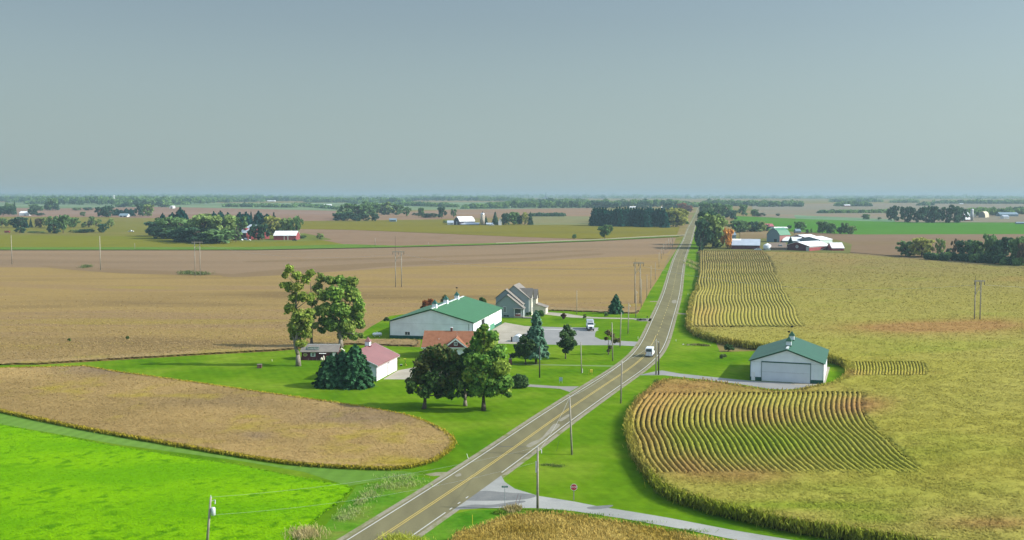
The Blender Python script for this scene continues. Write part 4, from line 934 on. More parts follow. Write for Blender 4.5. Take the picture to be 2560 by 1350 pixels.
# farms far left
stand('tree round the white barn at far left', 'trees by the far left white barn', [(8, 538, 516, 34, 'round', 'dark'), (30, 538, 514, 24, 'round', 'dark'), (17, 536, 508, 16, 'tall', 'green'), (28, 530, 508, 14, 'round', 'green')])
far_tree(37, 536, 502, 10, 'spire', 'dark', 'tall pointed conifer beside the far left white barn', None)
far_tree(83, 539, 522, 20, 'round', 'dark', 'dark round tree right of the far left white barn', None)
far_tree(101, 539, 532, 16, 'bush', 'dark', 'low dark bush right of the far left white barn', None)
stand('hazy tree in the clump behind the far left barn', 'hazy clump behind the far left barn', [(85, 527, 511, 24, 'round', 'green'), (100, 527, 514, 20, 'round', 'green'), (118, 526, 506, 20, 'round', 'green'), (132, 526, 496, 30, 'round', 'green'), (138, 526, 503, 24, 'round', 'dark')])
far_tree(192, 526, 519, 20, 'bush', 'green', 'left one of two hazy thickets in the far brown field', None)
far_tree(221, 526, 518, 26, 'bush', 'dark', 'right one of two hazy thickets in the far brown field', None)
far_tree(207, 540, 529, 16, 'bush', 'green', 'small round tree left of the dark-roofed house', None)
stand('dark tree of the yard round the dark-roofed house', 'trees round the dark-roofed house', [(255, 543, 517, 34, 'round', 'dark'), (272, 543, 513, 32, 'round', 'dark'), (292, 539, 523, 14, 'pine', 'pine'), (303, 539, 524, 14, 'pine', 'pine'), (316, 539, 522, 14, 'pine', 'pine'), (328, 540, 522, 16, 'pine', 'pine'), (350, 541, 508, 28, 'round', 'dark')], 'yard_tree')
far_tree(371, 542, 510, 28, 'round', 'light', 'pale green round tree right of the dark-roofed house', None)
# centre grove
stand('hazy broadleaf tree in the centre grove', 'trees of the centre grove', [(858, 550, 526, 44, 'bush', 'green'), (870, 546, 510, 36, 'bush', 'green'), (893, 546, 509, 40, 'bush', 'green'), (912, 546, 510, 40, 'bush', 'green'), (935, 537, 508, 36, 'bush', 'green'), (955, 537, 506, 36, 'bush', 'green'), (972, 537, 506, 34, 'bush', 'light'), (992, 537, 508, 30, 'bush', 'green'), (918, 537, 504, 36, 'bush', 'green')])
stand('dark dense tree at the front of the centre grove', 'dark front trees of the centre grove', [(846, 552, 532, 32, 'bush', 'dark'), (868, 552, 529, 38, 'bush', 'dark'), (888, 553, 535, 30, 'bush', 'dark'), (910, 552, 533, 30, 'bush', 'dark'), (936, 553, 533, 18, 'tall', 'dark')])
for a in [(1017, 541, 517, 20, 'tall', 'green', 'single round hazy tree right of the centre grove'), (1053, 543, 519, 18, 'round', 'green', 'hazy tree with a low thicket, second right of the centre grove'), (1104, 545, 517, 26, 'round', 'dark', 'dark upright hazy tree left of the white-roofed barn'), (1134, 545, 522, 18, 'open', 'green', 'thin hazy tree just above the white-roofed barn'),
          (1038, 539, 532, 20, 'bush', 'dark', 'low dark thicket between the hazy centre trees'), (1075, 544, 533, 40, 'bush', 'dark', 'long dark thicket left of the dark upright tree'), (1238, 562, 531, 20, 'spire', 'dark', 'dark conifer right of the tall grain silo'), (1215, 562, 541, 12, 'spire', 'dark', 'narrow dark conifer touching the grain silo'),
          (1203, 561, 548, 8, 'bush', 'dark', 'small dark bush at the foot of the grain silo'), (1264, 563, 533, 28, 'round', 'dark', 'dark round tree at the left of the centre farm trees'), (1284, 562, 530, 32, 'round', 'green', 'largest round tree in the centre farm yard'), (1311, 562, 531, 18, 'tall', 'yellow', 'yellowing narrow tree in the centre farm yard'), (1326, 562, 531, 15, 'spire', 'dark', 'pointed dark conifer at the right end of the centre farm'),
          (1298, 562, 538, 16, 'round', 'dark', 'small dark tree between the larger centre farm trees'), (1113, 559, 551, 14, 'bush', 'green', 'green bush at the left end of the white-roofed barn'), (1512, 598, 562, 42, 'vase', 'green', 'lone round tree with short trunk in the far field'), (1436, 597, 585, 12, 'bush', 'green', 'small lone bush left of the lone round tree')]:
    far_tree(*a[:6], a[6], None)
# by the road
for a in [(1782, 620, 536, 72, 'round', 'light', 'big leafy green tree beside the far road'), (1757, 622, 548, 42, 'round', 'dark', 'dark tree overhanging the far road edge'), (1768, 612, 528, 60, 'round', 'dark', 'dark crown behind the big leafy roadside tree'), (1819, 623, 571, 34, 'round', 'orange', 'orange autumn maple beside the long red shed'),
          (1752, 632, 604, 16, 'bush', 'dark', 'dark shrub at the corner of the corn by the road'), (1794, 621, 604, 26, 'bush', 'dark', 'dark undergrowth below the big leafy roadside tree'), (1690, 567, 520, 56, 'round', 'yellow', 'yellowing round tree at the right end of the pine wood'), (1707, 562, 530, 24, 'round', 'green', 'green tree between the yellowing tree and the road'),
          (1672, 567, 527, 30, 'tall', 'green', 'green tree touching the pine wood')]:
    far_tree(*a[:6], a[6], None)
stand('hazy tree in the row along the right of the far road', 'hazy trees right of the far road', [(1757, 540, 507, 24, 'round', 'green'), (1772, 543, 505, 36, 'round', 'green'), (1795, 545, 508, 36, 'round', 'green'), (1815, 546, 511, 34, 'round', 'green'), (1830, 549, 524, 26, 'round', 'dark')])
stand('hazy tree left of the far road beyond the pines', 'hazy trees left of the far road', [(1500, 521, 503, 40, 'round', 'dark'), (1530, 521, 505, 40, 'round', 'dark'), (1660, 526, 503, 14, 'spire', 'dark'), (1672, 527, 506, 22, 'round', 'dark'), (1690, 528, 504, 24, 'spire', 'dark'), (1705, 530, 508, 24, 'round', 'red'), (1722, 530, 512, 20, 'round', 'red'), (1626, 523, 512, 14, 'spire', 'dark'), (1610, 522, 513, 22, 'round', 'dark')])
far_tree(1858, 540, 511, 26, 'round', 'green', 'hazy round tree in the right far field', None)
far_tree(1886, 541, 523, 18, 'round', 'green', 'small hazy tree right of the hazy round one', None)
far_tree(1902, 541, 532, 24, 'bush', 'dark', 'low hazy thicket at the edge of the right green field', None)
stand('shrubby tree in the thicket left of the red-roofed house', 'thicket by the red-roofed house', [(1845, 581, 552, 40, 'round', 'green'), (1868, 580, 553, 36, 'round', 'light'), (1885, 580, 554, 36, 'round', 'dark'), (1902, 580, 553, 34, 'round', 'light'), (1915, 578, 560, 20, 'bush', 'dark')])
for a in [(1889, 580, 567, 10, 'round', 'yellow', 'small pale yellow tree before the red-roofed house'), (2000, 577, 554, 26, 'round', 'green', 'round tree behind the small grey shed'), (1973, 572, 563, 12, 'bush', 'dark', 'small dark tree left of the small grey shed'), (2018, 583, 573, 10, 'bush', 'green', 'tiny shrub right of the small grey shed'), (2028, 584, 571, 6, 'tall', 'green', 'thin tiny tree right of the tiny shrub'),
          (1976, 615, 592, 18, 'spire', 'pine', 'dark spruce in front of the grey steel sheds'), (2165, 549, 535, 18, 'round', 'green', 'lone hazy tree in the right brown field'), (2198, 549, 543, 8, 'bush', 'green', 'tiny hazy shrub near the far right grove'), (2100, 585, 567, 14, 'round', 'dark', 'small dark tree in the clump right of the farm'), (1945, 540, 534, 12, 'bush', 'dark', 'hazy bush on the edge of the right green field')]:
    far_tree(*a[:6], a[6], None)
stand('tree in the clump right of the white sheds', 'clump right of the white sheds', [(2056, 583, 553, 38, 'round', 'green'), (2076, 584, 556, 32, 'round', 'green'), (2113, 586, 558, 20, 'round', 'green'), (2128, 586, 563, 20, 'round', 'light')])
stand('dark tree of the far right farm grove', 'far right farm grove', [(2228, 552, 520, 26, 'tall', 'dark'), (2236, 552, 514, 26, 'bush', 'dark'), (2262, 555, 515, 34, 'bush', 'dark'), (2275, 556, 518, 26, 'bush', 'dark'), (2293, 556, 523, 24, 'bush', 'dark'), (2316, 557, 516, 32, 'bush', 'dark'), (2336, 557, 515, 34, 'bush', 'dark'), (2366, 557, 516, 34, 'bush', 'dark'), (2385, 557, 514, 38, 'bush', 'dark'), (2400, 556, 516, 36, 'bush', 'dark'), (2350, 557, 530, 16, 'open', 'dark')])
# right hedgerow
for a in [(2264, 641, 603, 42, 'round', 'green', 'dark left half of the yellow-topped hedgerow tree pair'), (2304, 643, 594, 54, 'round', 'yellow', 'yellow-topped wide tree at the left end of the right hedgerow'), (2349, 645, 596, 24, 'open', 'light', 'thin half bare tree in the right hedgerow'), (2387, 647, 597, 22, 'open', 'brown', 'nearly bare brown tree in the right hedgerow'), (2372, 648, 620, 16, 'bush', 'dark', 'dark shrub below the bare hedgerow tree'),
          (2408, 651, 600, 42, 'round', 'dark', 'dark round tree in the middle of the right hedgerow'), (2436, 653, 601, 40, 'round', 'green', 'green round tree with pale top in the right hedgerow'), (2476, 655, 586, 34, 'vase', 'green', 'tallest flat-crowned tree of the right hedgerow'), (2508, 657, 593, 40, 'vase', 'dark', 'dark flat-crowned tree second from the frame edge'), (2546, 662, 592, 50, 'round', 'green', 'green hedgerow tree at the right frame edge'), (2492, 658, 612, 40, 'round', 'dark', 'low dark tree under the tallest hedgerow crown'), (2560, 664, 606, 40, 'round', 'brown', 'brownish tree cut by the right frame edge')]:
    far_tree(*a[:6], a[6], None)

def mass(name, label, items, leaf, rng, per=60, kind='stuff', cat='wood', m=None):
    """a wood that reads as one body: many crowns joined"""
    parts = []
    for px, base, top, w, kd, hue in items:
        P = G(px, base); hgt = max(2, zat(top, P.y) - P.z); W = w * mpp(P.y); c = np.asarray(HUES[hue])
        if kd == 'c':
            V, Fc, Cc = conifer_arrays(hgt, W, rng, 12, 16, (c * .75, c * 1.2), leaf * 1.2, .05, .4)
        else:
            bl = [(W * rng.uniform(-.3, .3), W * rng.uniform(-.3, .3), hgt * rng.uniform(.3, .72), W * rng.uniform(.24, .4)) for _ in range(5)]
            V, Fc, Cc = leaves_on_blobs(bl, per, leaf, (c * .75, c * 1.2), rng, .6)
        V = V + np.array([P.x, P.y, P.z], np.float32); parts.append((V, Fc, Cc))
    V, Fc, Cc = join(parts)
    return props(npmesh(name, V, Fc, m or leaf_m, None, Cc), label, cat, None, kind)
rng = np.random.default_rng(77)
it = [(x, 564 + (x - 1480) * .025 + rng.uniform(-1, 1) - r * 5, 522 + rng.uniform(-3, 6) + (6 if 1518 < x < 1530 else 0), 26, 'c', 'pine') for r in range(3) for x in np.arange(1486, 1664, 7)]
mass('pine_wood', 'solid dark rectangular pine wood left of the far road', it, 1.6, rng)
it = [(x, 648 + (x - 2330) * .065 + rng.uniform(-1, 2), 634 + (x - 2330) * .04 + rng.uniform(-6, 4), 24, 'b', rng.choice(['dark', 'green'])) for x in np.arange(2318, 2600, 9)]
mass('hedge_undergrowth', 'dark undergrowth along the foot of the right hedgerow', it, .9, rng, 120, cat='hedge')
def wood(label, spans, hue='green', step=9, name='far_wood'):
    it = []
    for x0, x1, yb0, yb1, yt0, yt1 in spans:
        for r in range(2):
            for x in np.arange(x0, x1, step):
                t = (x - x0) / (x1 - x0); e = min(1, 4 * t + .35, 4 * (1 - t) + .35)
                yb, yt = yb0 + (yb1 - yb0) * t, yt0 + (yt1 - yt0) * t
                it.append((x + rng.uniform(-4, 4), yb - r * 1.2, yb - (yb - yt) * e * (.72 + .28 * vnoise(np.array([x * .03 + yb]), np.array([yb * .7 + r]))[0] + rng.uniform(-.05, .08)), step * rng.uniform(1.4, 2.2), 'b', hue if rng.random() < .7 else 'dark'))
    return mass(name, label, it, 3.2, rng, 34)
wood('long hazy wood along the left horizon', [(-600, 660, 503, 505, 488, 489), (25, 460, 506, 511, 487, 487), (70, 330, 510, 515, 492, 488), (330, 640, 517, 503, 491, 491), (300, 420, 518, 518, 494, 495)])
wood('hazy tree line on the horizon left of centre', [(640, 830, 503, 503, 489, 492), (770, 1030, 506, 508, 494, 492), (480, 690, 499, 499, 486, 490)])
wood('scattered hazy thickets in the left far pastures', [(560, 740, 517, 519, 510, 514), (740, 850, 515, 524, 509, 519), (880, 1000, 510, 506, 500, 497), (985, 1140, 514, 518, 505, 508), (430, 470, 511, 512, 504, 505)])
wood('hazy wood along the horizon in the centre', [(1010, 1300, 502, 503, 490, 491), (1180, 1490, 521, 520, 503, 497), (1260, 1500, 512, 512, 495, 494), (1440, 1740, 519, 518, 495, 497), (1160, 1260, 522, 521, 510, 506)])
wood('hazy wood along the horizon right of the road', [(1740, 1960, 515, 516, 496, 500), (1905, 2012, 517, 517, 500, 501)])
wood('faint hazy tree clumps under the right horizon', [(2092, 2175, 516, 516, 501, 502), (2300, 2330, 514, 514, 506, 506), (2228, 2300, 507, 507, 501, 502), (2340, 2900, 509, 511, 500, 502), (2080, 2200, 505, 505, 497, 498), (2520, 2600, 527, 528, 519, 520), (2050, 2230, 533, 532, 530.5, 529.5)])
wood('hazy grove behind the far right silo', [(2400, 2530, 540, 539, 513, 518), (2500, 2600, 536, 536, 519, 522)])
wood('faint blue tree line at the very horizon', [(-700, 900, 496, 496.5, 487.5, 489.5), (900, 1900, 496.5, 497, 490, 492.5), (1850, 3200, 497, 498, 494, 495.5)], step=14)
wood('low dark hedge across the far brown field', [(1330, 1410, 541, 541, 536, 537), (1385, 1400, 541, 541, 533, 533)], 'dark', 7, 'far_hedge')

# ---------------------------------------------------------------- buildings
m_wwall = ribbed('white_siding', (.74, .77, .80), axis=0); m_wwall_y = ribbed('white_siding_side', (.74, .77, .80), axis=1)
m_trim = mat('white_trim', (.74, .74, .72), .6, var=.05)
m_green = ribbed('green_roof_steel', (.033, .126, .042), .45, axis=1, dirt=.08); m_dgreen = mat('dark_green_trim', (.018, .085, .065), .5)
m_teal = ribbed('teal_roof_steel', (.022, .084, .042), .45, axis=1, dirt=.08)
m_glass = mat('window_glass', (.03, .05, .06), .12, var=.2, spec=.6); m_dark = mat('dark_opening', (.02, .022, .022), .9)
m_maroonroof = ribbed('maroon_roof_steel', (.215, .098, .092), .5, axis=1, dirt=.1); m_maroon = mat('maroon_paint', (.11, .025, .03), .7)
m_shingle = field_mat('brown_shingles', [(.20, .088, .05), (.235, .105, .06), (.255, .12, .072)], .9, fine=4, fine_amt=.14)
m_greysh = field_mat('grey_shingles', [(.17, .155, .14), (.215, .195, .17)], .8, fine=4, fine_amt=.14)
m_greysiding = ribbed('grey_siding', (.26, .30, .30), .7, axis=2, period=.3, dirt=.05); m_cream = mat('cream_siding', (.55, .51, .42), .7)
m_brick = mat('brick', (.16, .06, .045), .9, scale=6); m_metal = mat('galvanised', (.45, .47, .48), .4, metal=.3)
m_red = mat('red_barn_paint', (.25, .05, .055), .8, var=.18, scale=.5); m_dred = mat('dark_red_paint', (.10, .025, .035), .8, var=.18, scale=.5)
m_wroof = mat('white_roof_steel', (.72, .73, .72), .45, var=.06, scale=.4); m_groof = mat('grey_roof_steel', (.36, .40, .45), .45, var=.08, scale=.3)
m_steelg = mat('pale_green_steel', (.42, .52, .48), .5); m_blues = mat('blue_grey_steel', (.16, .22, .26), .5); m_wood = mat('weathered_wood', (.17, .14, .11), .9, var=.25, scale=4)

def frame(A, B):
    d = B - A; return math.atan2(d.y, d.x), math.hypot(d.x, d.y)
def roof_profile(prof, oh, t=.16, up=.012):
    """thin slab following a roof line, running past the walls by oh"""
    (x0, z0), (x1, z1) = prof[0], prof[1]; (xa, za), (xb, zb) = prof[-2], prof[-1]
    p = [(x0 - oh, z0 - oh * (z1 - z0) / (x1 - x0))] + list(prof[1:-1]) + [(xb + oh, zb + oh * (zb - za) / (xb - xa))]
    return [(x, z + up) for x, z in p] + [(x, z + up + t) for x, z in reversed(p)]
def gable(name, label, cat, A, rz, W, D, prof, wall, roof, axis='y', oh=.45, t=.16, group=None, gwall=None):
    """root at the front left corner; x along the front, y to the back. axis: direction of the ridge"""
    root = thing(name, label, cat, A, rz, group)
    if axis == 'y':
        MB().prism([(prof[0][0], -.3)] + list(prof) + [(prof[-1][0], -.3)], 0, D, 'y').build('wall', wall, root)
        MB().prism(roof_profile(prof, oh, t), -oh, D + oh, 'y').build('roof', roof, root)
    else:
        MB().prism([(prof[0][0], -.3)] + list(prof) + [(prof[-1][0], -.3)], 0, W, 'x').build('wall', wall, root)
        MB().prism(roof_profile(prof, oh, t), -oh, W + oh, 'x').build('roof', roof, root)
    return root
def window(root, cx, y, z0, w, h, face='y-', fr=m_trim, gl=None, bars=True):
    """frame with a pane sub-part, standing proud of a wall face"""
    a, g = MB(), MB(); k = .12
    s = -1 if face[1] == '-' else 1
    def bx(mb, u0, u1, d0, d1, z0_, z1_):
        lo, hi = sorted((y + s * d0, y + s * d1))
        if face[0] == 'y': mb.box(u0, u1, lo, hi, z0_, z1_)
        else: mb.box(lo, hi, u0, u1, z0_, z1_)
    u0, u1, z1 = cx - w / 2, cx + w / 2, z0 + h
    bx(a, u0 - k, u1 + k, .003, .07, z1, z1 + k); bx(a, u0 - k, u1 + k, .003, .07, z0 - k, z0)
    bx(a, u0 - k, u0, .003, .07, z0, z1); bx(a, u1, u1 + k, .003, .07, z0, z1)
    if bars: bx(a, cx - .04, cx + .04, .03, .06, z0, z1)
    o = a.build('window', fr, root); bx(g, u0, u1, .002, .025, z0, z1); g.build('pane', gl or m_glass, o)
    return o
def cupola(root, x, y, z, s, wallm, roofm, vane=True, basem=None):
    c = MB().box(x - s / 2, x + s / 2, y - s / 2, y + s / 2, z - .35, z + s * .95).build('cupola', wallm, root)
    e = s * .66; zt = z + s * .95
    MB().poly([(x - e, y - e, zt), (x + e, y - e, zt), (x + e, y + e, zt), (x - e, y + e, zt), (x, y, zt + s * 1.0)], [(0, 1, 4), (1, 2, 4), (2, 3, 4), (3, 0, 4), (3, 2, 1, 0)]).build('cupola_roof', roofm, c)
    MB().box(x - s * .56, x + s * .56, y - s * .56, y + s * .56, z - .36, z + .12).build('cupola_base', basem or roofm, c)
    if vane:
        v = MB().tube((x, y, zt + s * .9), (x, y, zt + s * 2.0), .03, n=6); v.box(x - .35, x + .3, y - .03, y + .03, zt + s * 1.75, zt + s * 2.05); v.build('weathervane', m_dark, c)

# hangar on the right
A = G(1875, 950.5); rz, W, D = -math.atan(.34), 17.7, 25.0; ev, rd = 5.05, 8.15
t = gable('hangar', 'white hangar with teal green roof and a wide pale door right of the road', 'hangar', A, rz, W, D, [(0, ev), (W / 2, rd), (W, ev)], m_wwall, m_teal)
x0, x1 = W * .155, W * .83
MB().box(0, x0, -.04, -.003, -.2, .95).build('wainscot', m_dgreen, t); MB().box(x1, W, -.04, -.003, -.2, .95).build('wainscot', m_dgreen, t)
MB().box(-.04, -.003, 0, D, -.2, .95).build('wainscot', m_dgreen, t)
d = MB().box(x0 + .12, x1 - .12, -.10, -.004, .06, 4.75).build('hangar_door', ribbed('door_panel', (.60, .63, .66), axis=0, dirt=.04), t)
MB().box(x0 + .12, x1 - .12, -.13, -.102, 2.36, 2.44).build('door_seam', m_metal, d)
MB().box(x0, x1, -.16, -.005, 4.76, 5.02).build('door_track', m_dgreen, t)
for xx in (x0, x1 - .1): MB().box(xx, xx + .1, -.14, -.005, .0, 4.755).build('door_frame', m_dgreen, t)
for xx, y in ((-.05, -.05), (W - .1, -.05)): MB().box(xx, xx + .15, y, y + .16, -.2, ev - .1).build('corner_trim', m_dgreen, t)
fa = MB()
for s in (0, 1):
    fa.poly([(W * s, -.035, ev), (W / 2, -.035, rd), (W / 2, -.035, rd - .22), (W * s, -.035, ev - .22), (W * s, -.003, ev), (W / 2, -.003, rd), (W / 2, -.003, rd - .22), (W * s, -.003, ev - .22)], [(0, 1, 2, 3), (4, 7, 6, 5), (0, 4, 5, 1), (3, 2, 6, 7), (0, 3, 7, 4), (1, 5, 6, 2)])
fa.build('gable_trim', m_dgreen, t)
MB().box(.05, x0 - .02, -.022, -.003, ev - .30, ev - .24).box(x1 + .02, W - .05, -.022, -.003, ev - .30, ev - .24).build('wall_seam', m_metal, t)
dr = MB().box(.32, 1.25, -.075, -.045, .03, 2.15).build('door', m_trim, t); MB().box(1.08, 1.16, -.12, -.077, 1.0, 1.08).build('handle', m_dark, dr)
for f in (.28, .72): cupola(t, W / 2, D * f, rd + .1, 1.25, m_wwall, m_teal)
rv = MB()
for i in range(5): rv.box(W / 2 - .28, W / 2 + .28, .4 + i * .8, .9 + i * .8, rd - .05, rd + .3)
rv.build('ridge_vent', m_wroof, t)

# big green-roofed barn
B = G(1183, 851); th = math.atan(.196); W, D = 28.0, 45.0; u = Vector((math.cos(th), -math.sin(th), 0)); A = B - u * W; ev, rd = 5.75, 9.75
t = gable('machine_barn', 'huge white barn with bright green roof and three ridge cupolas', 'barn', A, -th, W, D, [(0, ev), (W / 2, rd), (W, ev)], m_wwall, m_green, oh=.5)
MB().box(-.02, W + .02, -.05, -.003, -.2, 1.0).build('wainscot', m_dgreen, t)
MB().box(W + .003, W + .05, 30, D, -.2, 1.0).build('wainscot', m_dgreen, t); MB().box(-.05, -.003, 0, D, -.2, 1.0).build('wainscot', m_dgreen, t)
MB().box(.1, W - 1.6, -.025, -.003, ev - .75, ev - .70).build('wall_seam', m_metal, t)
MB().box(-.06, .1, -.07, .1, 0, ev - .1).build('corner_trim', m_dgreen, t); MB().box(W - .1, W + .07, -.07, .1, 0, ev - .1).build('corner_trim', m_dgreen, t)
MB().box(W - 1.5, W - 1.36, -.06, -.003, 0, ev - .5).build('down_pipe', m_dgreen, t)
for y in (5.2, 22.5, 35): MB().box(W + .003, W + .09, y, y + .28, 0, ev - .05).build('door_post', m_dgreen, t)
fa = MB()
for s in (0, 1):
    fa.poly([(W * s, -.035, ev), (W / 2, -.035, rd), (W / 2, -.035, rd - .3), (W * s, -.035, ev - .3), (W * s, -.003, ev), (W / 2, -.003, rd), (W / 2, -.003, rd - .3), (W * s, -.003, ev - .3)], [(0, 1, 2, 3), (4, 7, 6, 5), (0, 4, 5, 1), (3, 2, 6, 7), (0, 3, 7, 4), (1, 5, 6, 2)])
fa.build('gable_trim', m_dgreen, t)
window(t, W * .215, 0, 1.25, 1.6, .95)
MB().box(W + .003, W + .07, 12, 16.5, 0, 5.2).build('doorway', m_dark, t)
MB().box(W + .004, W + .10, 16.6, 21.5, 0, 5.2).build('sliding_door', m_wwall_y, t)
MB().box(W + .004, W + .10, 25.5, 32.5, 0, 1.9).build('sliding_door', mat('green_door', (.07, .25, .15), .5), t)
MB().lathe((W - 1.0, -.34, 2.9), [(.02, -.05), (.3, 0), (.42, .12), (.38, .14), (.02, .02)], 14).build('satellite_dish', m_trim, t)
for f in (.10, .42, .76): cupola(t, W / 2, D * f, rd + .1, 1.4, m_wwall, m_dgreen, vane=f > .7, basem=m_wwall)
rv = MB()
for i in range(22): rv.box(W / 2 - .3, W / 2 + .3, .6 + i * 2, 2.1 + i * 2, rd - .05, rd + .28)
rv.build('ridge_vent', m_wroof, t)

# farmhouse behind the maples
A = G(1058, 895); B = G(1212, 897); rz, W = frame(A, B); D = 10.5; ev, rd = 3.35, 7.1
t = gable('farmhouse', 'white farmhouse with brown shingle roof and dark red dormer gable', 'house', A, rz, W, D, [(0, ev), (D / 2, rd), (D, ev)], m_wwall, m_shingle, 'x', oh=.5)
MB().box(-.5, W + .5, -.60, -.52, ev - .52, ev - .26).build('fascia', m_trim, t)
MB().box(.0, W, -.03, -.003, ev - .62, ev - .34).build('red_band', m_maroon, t)
MB().box(-.05, .12, -.05, .1, 0, ev - .5).build('corner_trim', m_maroon, t)
gx = xat(1141, 880, A.y) - A.x; hw = 3.35; gz = 6.05
MB().prism([(gx - hw, ev - .3), (gx - hw, ev - .05), (gx, gz - .1), (gx + hw, ev - .05), (gx + hw, ev - .3)], -.75, 3.9, 'y').build('dormer', m_maroon, t)
MB().prism(roof_profile([(gx - hw, ev - .05), (gx, gz - .1), (gx + hw, ev - .05)], .3, .14), -1.0, 4.4, 'y').build('dormer_roof', m_shingle, t)
bb = MB()
for s in (-1, 1):
    e0, e1 = (gx + s * (hw + .35), ev - .32), (gx, gz - .08)
    bb.poly([(e0[0], -1.05, e0[1]), (e1[0], -1.05, e1[1]), (e1[0], -1.05, e1[1] - .55), (e0[0], -1.05, e0[1] - .35), (e0[0], -1.003, e0[1]), (e1[0], -1.003, e1[1]), (e1[0], -1.003, e1[1] - .55), (e0[0], -1.003, e0[1] - .35)], [(0, 1, 2, 3), (4, 7, 6, 5), (0, 4, 5, 1), (3, 2, 6, 7), (0, 3, 7, 4), (1, 5, 6, 2)])
bb.build('bargeboard', m_trim, t)
MB().box(gx - hw, gx + hw, -.80, -.753, ev - .32, ev - .1).build('dormer_sill', m_trim, t)
window(t, gx, -.75, 3.95, .75, .75)
window(t, 3.0, 0, 1.0, 1.2, 1.3); window(t, W - 3.2, 0, 1.0, 1.2, 1.3)
cx_ = xat(1123, 826, A.y) - A.x; ch = MB().box(cx_ - .3, cx_ + .3, D / 2 - .3, D / 2 + .3, rd - .5, rd + 1.05).build('chimney', m_brick, t)
MB().box(cx_ - .36, cx_ + .36, D / 2 - .36, D / 2 + .36, rd + 1.055, rd + 1.2).build('chimney_cap', m_trim, ch)
MB().tube((gx + .1, 1.2, gz - .3), (gx + .1, 1.2, gz + 2.1), .03, n=6).build('aerial', m_metal, t)
MB().tube((gx - 5.3, 2.2, 4.9), (gx - 5.3, 2.2, 5.45), .07, n=8).build('roof_pipe', m_metal, t)
MB().tube((.06, -.58, .1), (.06, -.58, ev - .5), .05, n=6).build('down_pipe', m_trim, t)

# garage: doors on its right side
Cn, E = G(941, 953), G(993, 925); d = E - Cn; Lg = d.length; Wg = 12.6; rz = math.atan2(d.y, d.x)
left = Vector((-d.y, d.x, 0)).normalized(); root_at = Cn + left * Wg      # x axis of the frame runs back towards the corner
rz = math.atan2(-left.y, -left.x); ev, rd = 4.1, 6.95
t = gable('garage', 'white garage with maroon roof and small cupola beside the spruces', 'garage', root_at, rz, Wg, Lg, [(0, ev), (Wg / 2, rd), (Wg, ev)], m_wwall, m_maroonroof, oh=.55)
MB().prism([(.6, ev + .32), (Wg / 2, rd - .15), (Wg - .6, ev + .32)], -.03, -.003, 'y').build('gable_panel', m_maroon, t)
for yy in (-.6, Lg + .555):
    ra = MB()
    for s in (0, 1):
        xe = -.6 if s == 0 else Wg + .6; ze = ev - .6 * (rd - ev) / (Wg / 2)
        ra.poly([(xe, yy, ze + .2), (Wg / 2, yy, rd + .2), (Wg / 2, yy, rd - .06), (xe, yy, ze - .08), (xe, yy + .045, ze + .2), (Wg / 2, yy + .045, rd + .2), (Wg / 2, yy + .045, rd - .06), (xe, yy + .045, ze - .08)], [(0, 1, 2, 3), (4, 7, 6, 5), (0, 4, 5, 1), (3, 2, 6, 7), (0, 3, 7, 4), (1, 5, 6, 2)])
    ra.build('bargeboard', m_trim, t)
for y in (-.05, 8.6, 13.2, Lg - .15): MB().box(Wg - .02, Wg + .06, y, y + .2, 0, ev - .15 if y != 13.2 else 2.7).build('corner_trim', m_maroon, t)
for y0, y1 in ((9.0, 13.1), (13.5, Lg - .3)):
    dd = MB().box(Wg + .003, Wg + .05, y0, y1, .03, 2.6).build('garage_door', m_trim, t); MB().box(Wg + .052, Wg + .07, y0, y1, 1.28, 1.32).build('door_seam', m_metal, dd)
MB().box(Wg + .003, Wg + .10, 8.9, Lg - .1, 2.62, 2.72).build('door_head', m_metal, t)
MB().box(Wg + .06, Wg + .12, 9.8, 10.25, 2.75, 4.0).build('wall_ornament', m_maroon, t)
MB().box(Wg + .02, Wg + .05, 1.6, 1.75, 1.4, 3.9).build('down_pipe', m_metal, t)
cupola(t, Wg / 2, Lg * .70, rd + .1, 1.25, m_wwall, m_maroonroof, vane=False, basem=m_dred)
MB().box(Wg + .5, Wg + .62, -.5, Lg + .5, ev - .48, ev - .34).build('gutter', mat('gutter_pink', (.45, .34, .33), .6), t)

# little red shed shop
A = G(754, 900.5); B = G(844, 900.5); rz, W = frame(A, B); D = 5.6; ev, rd = 2.45, 3.95
t = gable('garden_shed', 'small dark red shed with grey roof sign and yellow oval plaque', 'shed', A, rz, W, D, [(0, ev), (D / 2, rd), (D, ev)], m_dred, m_greysh, 'x', oh=.35)
MB().box(-.3, W + .3, D / 2 - .12, D / 2 + .12, rd + .16, rd + .24).build('ridge_cap', m_trim, t)
s = MB().box(1.7, 4.9, .35, .43, 2.95, 3.75).build('roof_sign', mat('sign_green', (.05, .12, .11), .6), t)
MB().box(1.8, 4.8, .325, .347, 2.98, 3.04).box(1.8, 4.8, .325, .347, 3.66, 3.72).box(1.8, 1.86, .325, .347, 3.045, 3.655).box(4.74, 4.8, .325, .347, 3.045, 3.655).build('sign_border', m_trim, s)
lt = MB(); xx = 2.0
rr = random.Random(4)
while xx < 4.6:
    w_ = rr.uniform(.10, .2); lt.box(xx, xx + w_, .325, .347, 3.24, 3.24 + rr.uniform(.18, .26)); xx += w_ + .06
lt.build('sign_lettering', m_trim, s)
